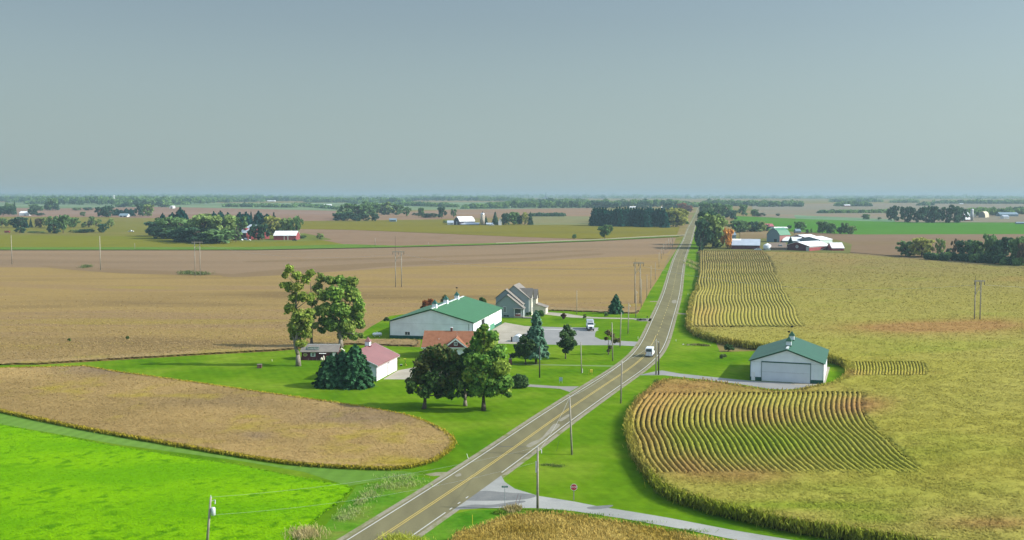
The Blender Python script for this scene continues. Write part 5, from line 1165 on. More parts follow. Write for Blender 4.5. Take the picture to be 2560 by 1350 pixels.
MB().poly([(1.0, .36, 2.75), (1.65, .36, 2.75), (1.62, .36, 3.2), (1.4, .36, 3.9), (1.2, .36, 3.45), (1.0, .36, 3.0), (1.0, .44, 2.75), (1.65, .44, 2.75), (1.62, .44, 3.2), (1.4, .44, 3.9), (1.2, .44, 3.45), (1.0, .44, 3.0)],
          [(0, 1, 2, 3, 4, 5), (11, 10, 9, 8, 7, 6)] + [(i, (i + 1) % 6, 6 + (i + 1) % 6, 6 + i) for i in range(6)]).build('roof_silhouette', m_blues, t)
ov = [(1.05 + .62 * math.cos(a), 1.55 + .46 * math.sin(a)) for a in np.linspace(0, 2 * math.pi, 24, endpoint=False)]
o = MB().prism(ov, -.08, -.003, 'y').build('oval_plaque', mat('plaque_rim', (.5, .44, .26), .6), t)
MB().prism([(1.05 + .5 * math.cos(a), 1.55 + .34 * math.sin(a)) for a in np.linspace(0, 2 * math.pi, 24, endpoint=False)], -.1, -.083, 'y').build('plaque_face', mat('plaque_green', (.25, .27, .06), .6), o)
wn = window(t, 3.25, 0, 1.15, .6, .95)
for x in (2.55, 3.6): MB().box(x, x + .35, -.06, -.003, 1.05, 2.2).build('shutter', m_steelg, t)
aw = MB()
for i in range(9): aw.box(5.1 + i * .22, 5.1 + i * .22 + .17, -1.0, -.1, 1.95 + .0, 2.05)
aw.build('awning', m_trim, t)
for x in (2.05, 3.3, 4.4, 5.7): MB().box(x - .05, x + .05, -.75, -.65, 0, .6).build('fence_post', m_wood, t)
MB().box(W - 1.4, W - .5, -.14, -.05, .6, 2.2).build('white_panel', m_trim, t)
P = G(836, 899); t2 = thing('garden_arch', 'cream gabled garden arch right of the small red shed', 'arch', G(853, 897), 0)
MB().box(-.85, -.7, 0, .7, 0, 2.5).build('post', m_cream, t2); MB().box(.7, .85, 0, .7, 0, 2.5).build('post', m_cream, t2)
MB().prism([(-1.0, 2.35), (0, 3.05), (1.0, 2.35), (.75, 2.35), (0, 2.75), (-.75, 2.35)], -.05, .75, 'y').build('arch_roof', m_cream, t2)
g1 = thing('lawn_ornament', 'cream rounded lawn ornament pair on the shed porch', 'ornament', G(804, 901.5), 0)
MB().lathe((0, 0, 0), [(.2, 0), (.42, .25), (.4, .6), (.2, .85), (.05, .95)], 12).build('body', m_cream, g1, True); MB().lathe((.55, .15, 0), [(.15, 0), (.3, .3), (.28, .9), (.14, 1.3), (.03, 1.45)], 12).build('body', m_cream, g1, True)

# grey family house
A = G(1240, 793); th = math.atan(.19); rz = -th
t = thing('family_house', 'grey two-storey house with stepped gables and a front porch', 'house', A, rz)
def blk(nm, prof, y0, y1, wallm=m_greysiding, oh=.45):
    a = MB().prism([(prof[0][0], -.3)] + list(prof) + [(prof[-1][0], -.3)], y0, y1, 'y').build('wall', wallm, t)
    MB().prism(roof_profile(prof, oh, .18), y0 - oh, y1 + .02, 'y').build('roof', m_greysh, t)
blk('a', [(.2, 5.2), (4.3, 8.6), (10.6, 3.75)], 0, 3.2); blk('b', [(-.7, 7.2), (3.1, 10.4), (9.6, 5.0)], 3.25, 7); blk('c', [(0, 6.6), (5.6, 11.7), (11.6, 6.9)], 7.05, 19)
def cross(x0, x1, y0, y1, ev, rd):
    w_ = y1 - y0
    MB().prism([(y0, -.3), (y0, ev), ((y0 + y1) / 2, rd - .03), (y1, ev), (y1, -.3)], x0, x1, 'x').build('dormer_wall', m_cream, t)
    MB().prism(roof_profile([(y0, ev), ((y0 + y1) / 2, rd), (y1, ev)], .4, .16), x0 - 2.5, x1 + .4, 'x').build('dormer_roof', m_greysh, t)
cross(8.0, 12.4, 8.2, 11.4, 7.6, 10.4); cross(8.0, 13.4, 13.6, 17.4, 6.6, 9.6)
MB().prism([(13.42, -.3), (13.42, 3.9), (17.2, 2.7), (17.2, -.3)], 13.5, 19.2, 'y').build('garage_wing', m_cream, t)
MB().prism(roof_profile([(13.42, 3.9), (17.2, 2.7), (17.25, 2.68)], .4, .15), 13.1, 19.6, 'y').build('wing_roof', m_greysh, t)
window(t, 9.8, 12.4, 5.0, 1.0, 1.7, 'x+'); window(t, 9.8, 12.4, 1.4, 1.0, 1.7, 'x+'); window(t, 15.5, 13.4, 6.0, .9, 1.4, 'x+'); window(t, 3.4, 0, 1.9, .9, 2.2, 'y-'); window(t, 4.0, 0, .25, 2.0, .7, 'y-', fr=m_greysiding)
MB().box(7.4, 9.9, -.02, -.003, .75, 3.3).build('porch_opening', mat('porch_shade', (.10, .12, .115), .9), t)
MB().box(7.2, 10.9, -1.3, -.03, 0, .7).build('porch_floor', m_conc, t)
for x in (7.3, 9.95, 10.75): MB().box(x, x + .16, -1.2, -1.04, .705, 3.3).build('porch_post', m_trim, t)
MB().prism(roof_profile([(7.0, 3.55), (9.0, 3.50), (11.2, 3.4)], .1, .12), -1.5, -.46, 'y').build('porch_roof', m_greysh, t)
MB().box(7.8, 9.6, -.9, -.5, .71, 1.35).build('porch_bench', mat('bench_red', (.24, .07, .07), .8), t)
for x in (8.0, 8.7, 9.4): MB().lathe((x, -.7, 1.36), [(.1, 0), (.2, .12), (.16, .3), (.03, .38)], 10).build('cushion', m_trim, t, True)
MB().box(10.9, 14.0, -2.2, 1.5, -.1, .35).build('front_steps', m_greysh, t)

# far barns and sheds
def shed(name, label, cat, a, b, D, ev, rd, wall, roof, axis='x', prof=None, oh=.4, door=None, endwall=None, rot=0.0):
    """a, b: pixels of the two front corners; heights in photograph pixels"""
    A, B = G(*a), G(*b); rz, W = frame(A, B); k = mpp(A.y)
    if abs(rot) > .3: W /= math.cos(rot)
    e, r = ev * k, rd * k; S = D if axis == 'x' else W
    pf = prof(S, e, r) if prof else [(0, e), (S / 2, r), (S, e)]
    t = gable(name, label, cat, A, rz + rot, W, D, pf, wall, roof, axis, oh, .25)
    if endwall:      # right end in a paler colour, with its sunlight painted in
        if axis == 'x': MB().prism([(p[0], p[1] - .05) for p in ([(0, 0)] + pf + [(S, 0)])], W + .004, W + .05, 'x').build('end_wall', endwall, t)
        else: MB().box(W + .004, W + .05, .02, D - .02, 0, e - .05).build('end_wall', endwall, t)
    if door:
        x0, x1, h, mm = door; MB().box(W * x0, W * x1, -.12, -.004, 0, h * k).build('door', mm, t)
    return t, W, k
gam = lambda S, e, r: [(0, e), (S * .2, e + (r - e) * .62), (S / 2, r), (S * .8, e + (r - e) * .62), (S, e)]
arch = lambda S, e, r: [(S * (.5 - .5 * math.cos(math.pi * i / 10)), e + (r - e) * math.sin(math.pi * i / 10)) for i in range(11)]
# right farm
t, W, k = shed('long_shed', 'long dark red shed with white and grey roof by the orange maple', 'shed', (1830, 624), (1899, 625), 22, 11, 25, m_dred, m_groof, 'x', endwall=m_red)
MB().box(-.6, W * .27, -.62, -.55, 0, .01)
MB().poly([(-.42, -.43, 11 * k - .55 + .3), (W * .28, -.43, 11 * k - .55 + .3), (W * .32, 10.95, 25 * k + .3), (-.42, 10.95, 25 * k + .3), (-.42, -.43, 11 * k - .55 + .33), (W * .28, -.43, 11 * k - .55 + .33), (W * .32, 10.95, 25 * k + .33), (-.42, 10.95, 25 * k + .33)], [(0, 1, 2, 3), (4, 7, 6, 5), (0, 4, 5, 1), (1, 5, 6, 2), (2, 6, 7, 3), (3, 7, 4, 0)]).build('white_roof_sheets', m_wroof, t)
t = thing('grain_bin', 'round white grain bin at the end of the long red shed', 'grain bin', G(1918, 626.5)); r_ = 9.5 * mpp(G(1918, 626).y); hh = 13.5 * mpp(G(1918, 626).y)
MB().lathe((0, 0, 0), [(r_, 0), (r_, hh)], 24).build('body', mat('bin_steel', (.52, .56, .58), .35, var=.05), t, True); MB().lathe((0, 0, hh + .01), [(r_ * 1.04, 0), (r_ * .15, hh * .36), (r_ * .1, hh * .42)], 24).build('roof', m_wroof, t)
t, W, k = shed('cattle_barn', 'long red barn with white roof and a wreath on its dark gable', 'barn', (2023, 629), (2096, 629), 22.5, 13, 23, m_red, m_wroof, 'x', rot=.75)
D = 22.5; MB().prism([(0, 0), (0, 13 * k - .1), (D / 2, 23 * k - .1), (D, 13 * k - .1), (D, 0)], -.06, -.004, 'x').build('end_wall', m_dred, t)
wr = MB(); cy_, cz, rr_ = D * .5, 11.5 * k, 3.2 * k
for i in range(10):
    a = 2 * math.pi * i / 10; wr.box(-.14, -.065, cy_ + rr_ * math.cos(a) - .35, cy_ + rr_ * math.cos(a) + .35, cz + rr_ * math.sin(a) - .35, cz + rr_ * math.sin(a) + .35)
wr.box(-.14, -.065, cy_ - .4, cy_ + .4, cz - .5, cz + .5); wr.build('wreath', m_metal, t)
MB().box(-.12, -.065, D - 1.8, D - .1, 0, 12 * k).build('corner_trim', m_metal, t); MB().box(-.12, -.065, .3, 2.8, 0, 12 * k).build('door', m_metal, t)
MB().box(.1, W - .1, -.06, -.004, 10.2 * k, 12.6 * k).build('wall_band', m_metal, t)
MB().prism([(W * .5, .5), (W * .56, .5), (W * .82, 8 * k), (W * .76, 8 * k)], -.16, -.07, 'y').build('elevator_conveyor', m_cream, t)
t, W, k = shed('lean_to', 'small red lean-to with white roof at the end of the wreath barn', 'shed', (2080, 628), (2110, 628), 14, 8, 20, m_red, m_wroof, 'x')
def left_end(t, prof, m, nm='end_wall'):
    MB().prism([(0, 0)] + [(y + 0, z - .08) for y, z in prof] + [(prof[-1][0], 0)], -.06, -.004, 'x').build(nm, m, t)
t, W, k = shed('gambrel_barn', 'tall gambrel barn with green roof and dark end wall', 'barn', (1949, 607), (1984, 607), 14, 20, 36, mat('faded_red', (.24, .10, .09), .8), mat('green_barn_roof', (.06, .18, .10), .5), 'x', prof=gam, rot=.75)
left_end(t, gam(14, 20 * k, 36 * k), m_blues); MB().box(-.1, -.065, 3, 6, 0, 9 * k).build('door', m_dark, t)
t, W, k = shed('steel_shed', 'white-roofed red shed behind the grey steel shed', 'shed', (2010, 601), (2054, 601), 14.6, 8, 13, m_dred, m_wroof, 'x', rot=.75)
t, W, k = shed('steel_shed', 'grey steel shed with pale green side in the right farm', 'shed', (2050, 610), (2093, 610), 22.8, 10, 17, m_steelg, m_wroof, 'x', rot=.75)
left_end(t, [(0, 10 * k), (11.4, 17 * k), (22.8, 10 * k)], m_blues); MB().box(-.1, -.065, 12, 17, 0, 6 * k).build('door', m_dark, t)
t, W, k = shed('steel_shed', 'low grey steel shed behind the dark spruce', 'shed', (1956, 607), (1998, 608), 18, 5, 14, m_blues, m_wroof, 'x')
t, W, k = shed('brown_house', 'brown-roofed low farm house with a small dormer', 'house', (1928, 627), (1968, 627), 14, 8, 19, m_wood, mat('brown_roof', (.16, .12, .09), .8), 'x')
d_ = MB().box(W * .55, W * .72, 1.5, 5, 11 * k, 15 * k).build('dormer', m_groof, t); MB().box(W * .58, W * .62, 1.45, 1.497, 12 * k, 14 * k).box(W * .65, W * .69, 1.45, 1.497, 12 * k, 14 * k).build('window', m_glass, d_)
t, W, k = shed('red_roof_house', 'pale house with red roof behind the green-roofed gambrel barn', 'house', (1902, 573), (1935, 573), 20, 7, 13, m_groof, mat('red_roof', (.36, .09, .10), .6), 'x', endwall=m_trim)
window(t, W * .3, 0, 1.5, 1.6, 1.6); window(t, W * .7, 0, 1.5, 1.6, 1.6)
t, W, k = shed('white_shed', 'white-roofed shed just right of the red-roofed house', 'shed', (1936, 573), (1970, 573), 16, 2.5, 5, m_trim, m_wroof, 'x')
t, W, k = shed('small_shed', 'small dark grey shed with pale end right of the gambrel barn', 'shed', (1990, 583), (2002, 583), 9, 5, 10, m_blues, m_blues, 'x', endwall=m_cream)
t, W, k = shed('grey_shed', 'grey shed half hidden behind the orange maple', 'shed', (1822, 596), (1840, 596), 16, 8, 15, m_blues, m_blues, 'x')
# left red barns
t, W, k = shed('red_barn', 'long red barn with white roof at the right of the left grove', 'barn', (684, 601.5), (740, 601.5), 19, 12.5, 23, m_red, m_wroof, 'x', oh=.3)
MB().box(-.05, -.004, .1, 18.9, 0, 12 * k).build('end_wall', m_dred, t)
MB().box(W * .62, W * .66, -.1, -.004, 0, 12 * k).box(W * .46, W * .49, -.1, -.004, 0, 12 * k).build('door', m_cream, t)
t, W, k = shed('red_barn', 'red barn with white roof and small red dormer among the grove', 'barn', (598, 598), (616, 600), 24, 17, 36, m_dred, m_wroof, 'x', prof=lambda S, e, r: [(0, e), (S * .5, r), (S, e)], endwall=m_red)
MB().box(W * .2, W * .55, 3.0, 9, 21 * k, 28 * k).build('dormer', m_red, t)
MB().prism([(-.3, 16.8 * k), (5.8, 24.5 * k), (5.8, 24.9 * k), (-.3, 17.2 * k)], .2, W * .98, 'x').build('lower_roof', m_groof, t)
t, W, k = shed('white_shed', 'small white shed between two dark trees by the left barns', 'shed', (642, 597), (654, 597), 8, 8, 14, m_trim, m_wroof, 'x')
t, W, k = shed('open_shelter', 'low white-roofed shelter at the left foot of the dormer barn', 'shelter', (590, 595), (606, 595), 8, 3, 5, m_trim, m_wroof, 'x')
# centre barn
t, W, k = shed('gambrel_barn', 'dark red gambrel barn with white roof beside the tall silo', 'barn', (1149, 563), (1186, 563), 15, 10, 21, mat('plum_boards', (.06, .05, .075), .8), m_wroof, 'x', prof=gam, rot=.6)
MB().box(-.1, -.004, 6, 9, 0, 9 * k).build('door', m_groof, t)
t, W, k = shed('lean_to', 'grey low lean-to along the white-roofed gambrel barn', 'shed', (1152, 563), (1198, 563), 9, 2.2, 6, m_dark, m_groof, 'x')
t, W, k = shed('white_shed', 'small white-roofed shed left of the dark red gambrel barn', 'shed', (1118, 562), (1134, 562), 16, 5, 10, m_trim, m_groof, 'x')
t, W, k = shed('white_shed', 'low pale shed among the centre farm trees', 'shed', (1216, 563.5), (1232, 563.5), 10, 3, 6, m_groof, m_groof, 'x')
t, W, k = shed('white_house', 'white house half hidden in the centre farm trees', 'house', (1246, 563.5), (1254, 563.5), 8, 9, 19, m_trim, m_groof, 'y', oh=.2)
def silo(label, px, base, top, w, m, dome):
    P = G(px, base); k = mpp(P.y); t = thing('silo', label, 'silo', P); r_, h_ = w * k / 2, (base - top) * k
    MB().lathe((0, 0, -.3), [(r_, 0), (r_, h_ - r_ + .3)], 20).build('body', m, t, True)
    MB().lathe((0, 0, h_ - r_ + .01), [(r_ * 1.03 * math.cos(a), r_ * math.sin(a)) for a in np.linspace(0, 1.45, 7)], 20).build('dome', dome, t, True); return t, r_, h_
m_conc_s = mat('silo_concrete', (.34, .30, .24), .8, var=.15, scale=.4)
t, r_, h_ = silo('tall tan silo with shiny dome beside the centre barn', 1206.5, 563, 531.5, 10.5, m_conc_s, mat('dome_steel', (.6, .58, .56), .25, metal=.8))
MB().tube((0, 0, h_ - .5), (0, 0, h_ + 1.6), .5, .3).build('cap', m_dark, t)
t, W, k = shed('dark_shed', 'small lone dark shed in the field left of the centre barn', 'shed', (973, 554.5), (990, 554.5), 10, 5, 8, m_blues, m_blues, 'x')
# far right farm
t, W, k = shed('red_barn', 'pale red barn with white roof beside the far right silo', 'barn', (2413, 552), (2424, 552), 16, 12, 21, m_red, m_wroof, 'x')
MB().prism([(-5, 3 * k), (.0, 8.5 * k), (.0, 9 * k), (-5, 3.5 * k)], -2, W + .2, 'x').build('lower_roof', m_wroof, t)
silo('tall slim pale silo at the far right farm', 2429.5, 552.5, 522, 7, mat('silo_pale', (.30, .32, .32), .6), m_metal)
t, W, k = shed('round_roof_barn', 'larger yellowish round-roofed barn at the far right', 'barn', (2446, 544), (2459, 544), 34, 3, 15, mat('tan_end', (.20, .20, .17), .7), mat('cream_roof', (.50, .45, .32), .6), 'y', prof=arch, rot=-.6, endwall=m_cream)
t, W, k = shed('round_roof_barn', 'smaller cream round-roofed barn right of the far silo', 'barn', (2432, 543), (2440, 543), 18, 3, 8, m_cream, m_cream, 'y', prof=arch)
t, W, k = shed('white_shed', 'low grey shed with bright white wall at the far right', 'shed', (2509, 547), (2523, 547), 12, 5.5, 9, m_trim, m_groof, 'x')
t, W, k = shed('dark_shed', 'long grey shed behind the far right white wall shed', 'shed', (2500, 541), (2546, 541), 16, 5, 10, m_blues, m_blues, 'x')
t, W, k = shed('dark_shed', 'long dark low shed cut by the right frame edge', 'shed', (2541, 560.5), (2600, 561), 9, 3, 5, m_blues, m_blues, 'x')
# far left
t, W, k = shed('white_barn', 'bright white barn at the far left', 'barn', (48, 539), (69, 539), 16, 6, 10.5, m_trim, m_wroof, 'x', oh=.3)
MB().box(W * .6, W * .85, -.1, -.004, 0, 2.5 * k).build('door', m_blues, t)
t, W, k = shed('dark_roof_house', 'low house with dark roof under the left yard trees', 'house', (298, 542.5), (318, 542.5), 14, 3.5, 8.5, m_trim, m_blues, 'x', oh=.8)
MB().box(W * .1, W * .35, -.1, -.004, 0, 3 * k).box(W * .55, W * .9, -.1, -.004, 0, 3 * k).build('window', m_glass, t)
t, W, k = shed('white_barn', 'white open-fronted shed far off between the left woods', 'barn', (424, 521), (432, 521), 20, 4, 6.5, m_trim, m_wroof, 'y', prof=arch, door=(.3, .7, 2.5, m_dark))
t, W, k = shed('white_barn', 'white-roofed shed of the grain plant on the left horizon', 'barn', (268, 510), (285, 510), 30, 4, 8, m_groof, m_wroof, 'x')
t = thing('grain_elevator', 'tall thin white grain elevator on the left horizon', 'grain elevator', G(284.5, 510)); k = mpp(G(284, 510).y)
MB().box(-1.4 * k, 1.4 * k, 0, 3, 0, 20 * k).build('tower', m_trim, t); MB().box(-1.6 * k, 1.6 * k, -1, 4, 20.02 * k, 22 * k).build('head', m_wroof, t)
for x in (5, 8.5): MB().lathe((x * k, 3, 0), [(2 * k, 0), (2 * k, 5 * k), (.2 * k, 7.5 * k)], 14).build('bin', m_trim, t)
MB().tube((1.2 * k, 1, 17 * k), (8 * k, 1, 6 * k), .35 * k, n=6).build('spout', m_trim, t)
for px, py, w, h, lab in ((668, 504, 20, 3, 'long low white shed on the left horizon pasture'), (430, 510, 16, 2.5, 'low white shed among the left far thickets'), (810, 514, 18, 3.5, 'low white-roofed shed behind the centre grove'), (912, 502, 8, 3, 'tiny bright white barn above the centre grove'), (1166, 502, 4, 2.5, 'tiny white house under the centre horizon wood'), (1386, 491, 3, 4.5, 'small white tank at the foot of the horizon spire'),
                          (1654, 525.5, 8, 8, 'pale pink gabled house beyond the pine wood'), (1575, 521, 16, 4.5, 'white long shed just over the pine wood'), (1621, 522, 5, 4, 'tiny white house over the pine wood'), (1830, 533, 7, 5, 'small white house right of the far road trees'), (2094, 516, 12, 2, 'low white shed in the right hazy distance'), (2112, 516.5, 14, 5, 'faint pinkish barn in the right hazy distance'),
                          (1923, 517, 5, 4, 'tiny white house near the right of the far road'), (2247, 505, 8, 2, 'tiny white shed on the far right horizon'), (2400, 510.5, 9, 2, 'white roof above the far right grove'), (310, 546, 0.1, .1, '')):
    if not lab: continue
    t, W, k = shed('far_house' if 'house' in lab else 'far_tank' if 'tank' in lab else 'far_shed', lab, 'house' if 'house' in lab else 'tank' if 'tank' in lab else 'shed', (px, py), (px + w, py), 12, h * .6, h, m_red if 'pink' in lab else m_trim, m_wroof, 'x')
# spire on the horizon
P = G(1365, 497); k = mpp(P.y); t = thing('church', 'hazy blue spired basilica on the horizon', 'church', P)
m_sp = mat('spire_slate', (.16, .2, .22), .8)
MB().box(-3 * k, 3 * k, -2 * k, 2 * k, 0, 6 * k).box(-9 * k, 9 * k, -2 * k - 1, 2 * k + 1, 0, 3.4 * k).build('nave', m_sp, t); MB().lathe((0, 0, 6.01 * k), [(2.4 * k, 0), (1.6 * k, 4 * k), (.6 * k, 9 * k), (.2 * k, 13 * k)], 8).build('spire', m_sp, t)

# ---------------------------------------------------------------- poles and wires
m_pole = mat('pole_wood', (.27, .245, .195), .9, var=.2, scale=2); m_polepale = mat('pole_pale', (.30, .28, .22), .9, var=.15, scale=2)
m_ins = mat('insulator', (.55, .56, .56), .4); m_wire = mat('wire', (.36, .37, .36), .5); m_dkiron = mat('dark_iron', (.03, .03, .03), .6)
PT = {}
def pole(key, px, base, top, label, kind='plain', r=.16, topx=None, m=None, pbase=None):
    P = G(*(pbase or (px, base))); Hh = zat(top, P.y) - P.z; k = mpp(P.y)
    lx = (xat(topx, top, P.y) - P.x) if topx is not None else 0.0
    t = thing('utility_pole', label, 'utility pole', P, 0, 'wooden utility poles')
    MB().tube((0, 0, -.2), (lx, 0, Hh), r * 1.15, r * .8, 8).build('shaft', m or m_pole, t, True)
    tp = Vector((P.x + lx, P.y, P.z + Hh)); PT[key] = tp
    if kind != 'plain':
        a = MB().tube((lx, 0, Hh), (lx, 0, Hh + .28), .05, .04, 6); a.build('insulator', m_ins, t)
    if 'arm' in kind:
        MB().tube((lx + .1, 0, Hh - .5), (lx + .55, 0, Hh - .35), .03, n=6).build('bracket', m_ins, t); MB().tube((lx + .55, 0, Hh - .9), (lx + .55, 0, Hh - .35), .07, n=8).build('cutout', m_ins, t)
    if 'can' in kind:
        MB().lathe((lx * .72 + .48, -.05, Hh * .62), [(.2, 0), (.30, .06), (.30, .95), (.22, 1.08), (.05, 1.12)], 14).build('transformer', mat('transformer_grey', (.5, .53, .56), .4, var=.05), t, True)
        MB().tube((lx * .8, 0, Hh * .75), (lx * .8 + .3, -.05, Hh * .75 + .3), .03).build('bracket', m_ins, t)
    if 'pipe' in kind:
        MB().tube((-.24, -.05, Hh * .6), (-.24, -.05, Hh * .78), .09, n=8).build('conduit', m_ins, t)
    return t
# corner pole with the transformer, lower left
P0 = G(517, 1362)
pole('p1', 517, 1362, 1243, 'leaning pole with grey transformer in the bright green field', 'arm can', .17, topx=527)
pole('p2', 1344, 1275, 1118, 'tall pole at the near edge of the side road', 'arm pipe', .17)
pole('p3', 1430, 1137, 993, 'slightly tilted pole on the grass verge above the culvert', 'cap', .16, topx=1424)
pole('p4', 1552, 1008, 905, 'lone pole on the right verge short of the hangar drive', 'cap', .16, topx=1555)
pole('p5', 1640, 937, 850, 'left of two poles at the hangar drive with white fitting', 'arm', .17)
pole('p5b', 1646.5, 937, 856, 'darker right pole of the pair at the hangar drive', 'plain', .17, m=mat('pole_dark', (.06, .05, .045), .9))
pole('p6', 1349, 944, 866, 'dark pole on the lawn left of the yellow signboard', 'plain', .15, m=mat('pole_dark_wood', (.05, .05, .04), .9))
pole('p7', 1454, 933, 855, 'pale pole on the lawn between path and parking lot', 'plain', .13, topx=1452)
pole('p8', 1532, 902, 808, 'pole standing against the half bare tree', 'cap', .16, topx=1530)
pole('p9', 1550, 867, 782, 'pole beside the mouth of the parking lot drive', 'cap', .16, topx=1553)
pole('p10', 1570, 834, 760, 'pole with transformer below the twin pole tower', 'arm', .16, topx=1572)
pole('p11', 1442, 785, 726, 'thin pale pole in the beans behind the parking lot', 'plain', .12, m=m_polepale)
pole('p12', 1589.5, 794, 727, 'pole at the end of the house drive culvert', 'arm', .15)
for i, (px, b, tp, lab) in enumerate([(1603, 767, 698, 'first pale verge pole beyond the twin pole tower'), (1617, 744, 687, 'second pale verge pole beyond the twin pole tower'), (1627, 721, 664, 'third verge pole at the bean field corner'), (1638, 699, 656, 'pale roadside pole in the green verge before the crest'), (1647.5, 669, 630, 'fifth verge pole along the bean field edge'),
                                      (1654, 648, 620, 'verge pole just before the road crest'), (1659, 637, 610, 'pole standing at the road crest left side'), (1664.5, 625, 603, 'pole on the far side of the crest'), (1671, 623, 596, 'left one of the crowded far poles'), (1676, 623, 594, 'middle one of the crowded far poles'), (1681, 620, 592, 'right one of the crowded far poles'), (1706, 563, 540, 'far pole beside the green tree at the pine wood'), (1712, 560, 536, 'far pale pole right beside the pine wood corner')]):
    pole('q%d' % i, px, b, tp, lab, 'plain', .14 if px < 1660 else .2, m=m_polepale if i % 2 == 0 else None)
pole('w1', 1752, 623, 596, 'pole in front of the big leafy roadside tree', 'plain', .2, m=m_polepale)
pole('l1', 30, 661, 588, 'single power pole at the far left edge', 'plain', .25); pole('l2', 251.5, 675, 590, 'single tall power pole left of the twin poles', 'plain', .27, m=m_polepale)
pole('l3', 337, 624, 608, 'short thin pole at the far left grass strip', 'plain', .2)
pole('l4', 938, 615, 595, 'thin pole at the grass strip in the centre', 'plain', .2); pole('l5', 1071, 615, 606, 'short thin post at the grass strip', 'plain', .2)
pole('f1', 1480, 565, 545, 'pale post stack at the left of the pine wood', 'plain', .5) if False else None
def hframe(px0, px1, base, top, arm, ax0, ax1, label, spike, brace=True):
    P = G((px0 + px1) / 2, base); k = mpp(P.y); t = thing('twin_pole_tower', label, 'power pole', P, 0, 'twin pole power towers')
    x0, x1 = (px0 - (px0 + px1) / 2) * k, (px1 - (px0 + px1) / 2) * k; ha, hs = zat(arm, P.y) - P.z, zat(spike, P.y) - P.z
    for x, hh in ((x0, hs), (x1, ha + .3)): MB().tube((x, 0, -.2), (x, 0, ha + .3), .24, .19, 8).build('shaft', m_pole, t, True)
    MB().tube((x0, 0, ha + .3), (x0, 0, hs), .07, .05, 6).build('spike', m_dkiron, t)
    c = (px0 + px1) / 2; MB().box((ax0 - c) * k, (ax1 - c) * k, -.3, -.2, ha - .2, ha + .25).build('crossarm', m_polepale, t)
    for f in (.06, .5, .94):
        x = ((ax0 + (ax1 - ax0) * f) - c) * k; MB().tube((x, -.25, ha - 1.4), (x, -.25, ha - .22), .11, n=6).build('insulator', m_dkiron, t)
    if brace: MB().tube((x0, -.25, ha - 4.8), (x1, -.25, ha - 1.5), .1, n=6).tube((x1, -.22, ha - 4.2), ((x0 + x1) / 2, -.22, ha - 2.6), .07, n=6).build('brace', m_polepale, t)
    return [Vector((P.x + ((ax0 + (ax1 - ax0) * f) - c) * k, P.y - .25, P.z + ha - 1.4)) for f in (.06, .94)]
h1 = hframe(488, 501, 690, 0, 605.5, 481, 509, 'twin pole power tower in the left bean field', 598)
h2 = hframe(989, 1004, 718, 0, 629.5, 981, 1012, 'twin pole power tower behind the green barn', 590)
h3 = hframe(1587, 1600, 758, 0, 657.5, 1582, 1609, 'twin pole power tower beside the road', 648)
h4 = hframe(2435.5, 2449.5, 811, 0, 702.5, 2431, 2459, 'twin pole power tower in the corn on the right', 690)
def wire(label, a, b, sag, r=.009, n=10):
    mb = MB(); prev = a
    for i in range(1, n + 1):
        f = i / n; q = a.lerp(b, f); q.z -= 4 * sag * f * (1 - f); mb.tube(prev, q, r, n=4); prev = q
    props(mb.build('power_line', m_wire), label, 'wire')
wire('upper wire from the leaning pole to the side road pole', PT['p1'], PT['p2'], 1.0)
wire('lower wire from the leaning pole to the side road pole', PT['p1'] - Vector((0, 0, 2.4)), PT['p2'] - Vector((0, 0, 2.2)), 1.2)
wire('wire from the side road pole to the tilted pole', PT['p2'] + Vector((.3, 0, -.4)), PT['p3'], .6, .018); wire('wire from the tilted pole to the lone verge pole', PT['p3'], PT['p4'], .7, .016)
wire('wire from the lone verge pole to the hangar drive pole', PT['p4'], PT['p5'], .7, .016)
wire('long wire between the two left twin pole towers', h1[1], h2[0], 4, .03); wire('long wire from the barn tower to the roadside tower', h2[1], h3[0], 4, .03); wire('long wire from the roadside tower across the corn', h3[1], h4[0], 5, .03)
wire('wire leaving the right twin pole tower out of frame', h4[1], h4[1] + Vector((70, -8, .0)), 1.2, .03)

# ---------------------------------------------------------------- signs
def text_mesh(name, s, size, m, parent, loc, rot=(math.pi / 2, 0, 0)):
    cu = bpy.data.curves.new(name, 'FONT'); cu.body = s; cu.size = size; cu.align_x = 'CENTER'; cu.align_y = 'CENTER'; cu.extrude = .003
    o = bpy.data.objects.new(name + '_tmp', cu); COL.objects.link(o); bpy.context.view_layer.update()
    me = bpy.data.meshes.new_from_object(o.evaluated_get(bpy.context.evaluated_depsgraph_get())); bpy.data.objects.remove(o); bpy.data.curves.remove(cu)
    me.name = name; me.materials.clear(); me.materials.append(m); q = link(name, me, parent); q.location = loc; q.rotation_euler = rot
P = G(1434.5, 1252); k = mpp(P.y); t = thing('stop_sign', 'red octagonal STOP sign on a post at the side road', 'stop sign', P)
zc = zat(1218, P.y); rr_ = .50
MB().box(-.06, .06, .02, .12, -.1, zc + .2).build('post', m_pole, t)
oc = [(rr_ * 1.0824 * math.cos(math.pi / 8 + i * math.pi / 4), zc + rr_ * 1.0824 * math.sin(math.pi / 8 + i * math.pi / 4)) for i in range(8)]
MB().prism(oc, -.02, .0, 'y').build('border', m_trim, t)
oc = [(x * .9, zc + (z - zc) * .9) for x, z in oc]
pl = MB().prism(oc, -.032, -.021, 'y').build('plate', mat('sign_red', (.36, .025, .03), .5, var=.05), t)
text_mesh('lettering', 'STOP', .40, m_trim, pl, (0, -.036, zc))
P = G(1262, 1272); t = thing('street_sign', 'green street name blade on a thin post at the corner', 'street sign', P); zc = zat(1217, P.y)
MB().tube((0, 0, -.1), (0, 0, zc - .12), .035, n=6).build('post', m_metal, t); bl = MB().box(-.46, .46, -.015, .015, zc - .12, zc + .14).build('blade', mat('sign_dark_green', (.02, .16, .11), .5, var=.05), t)
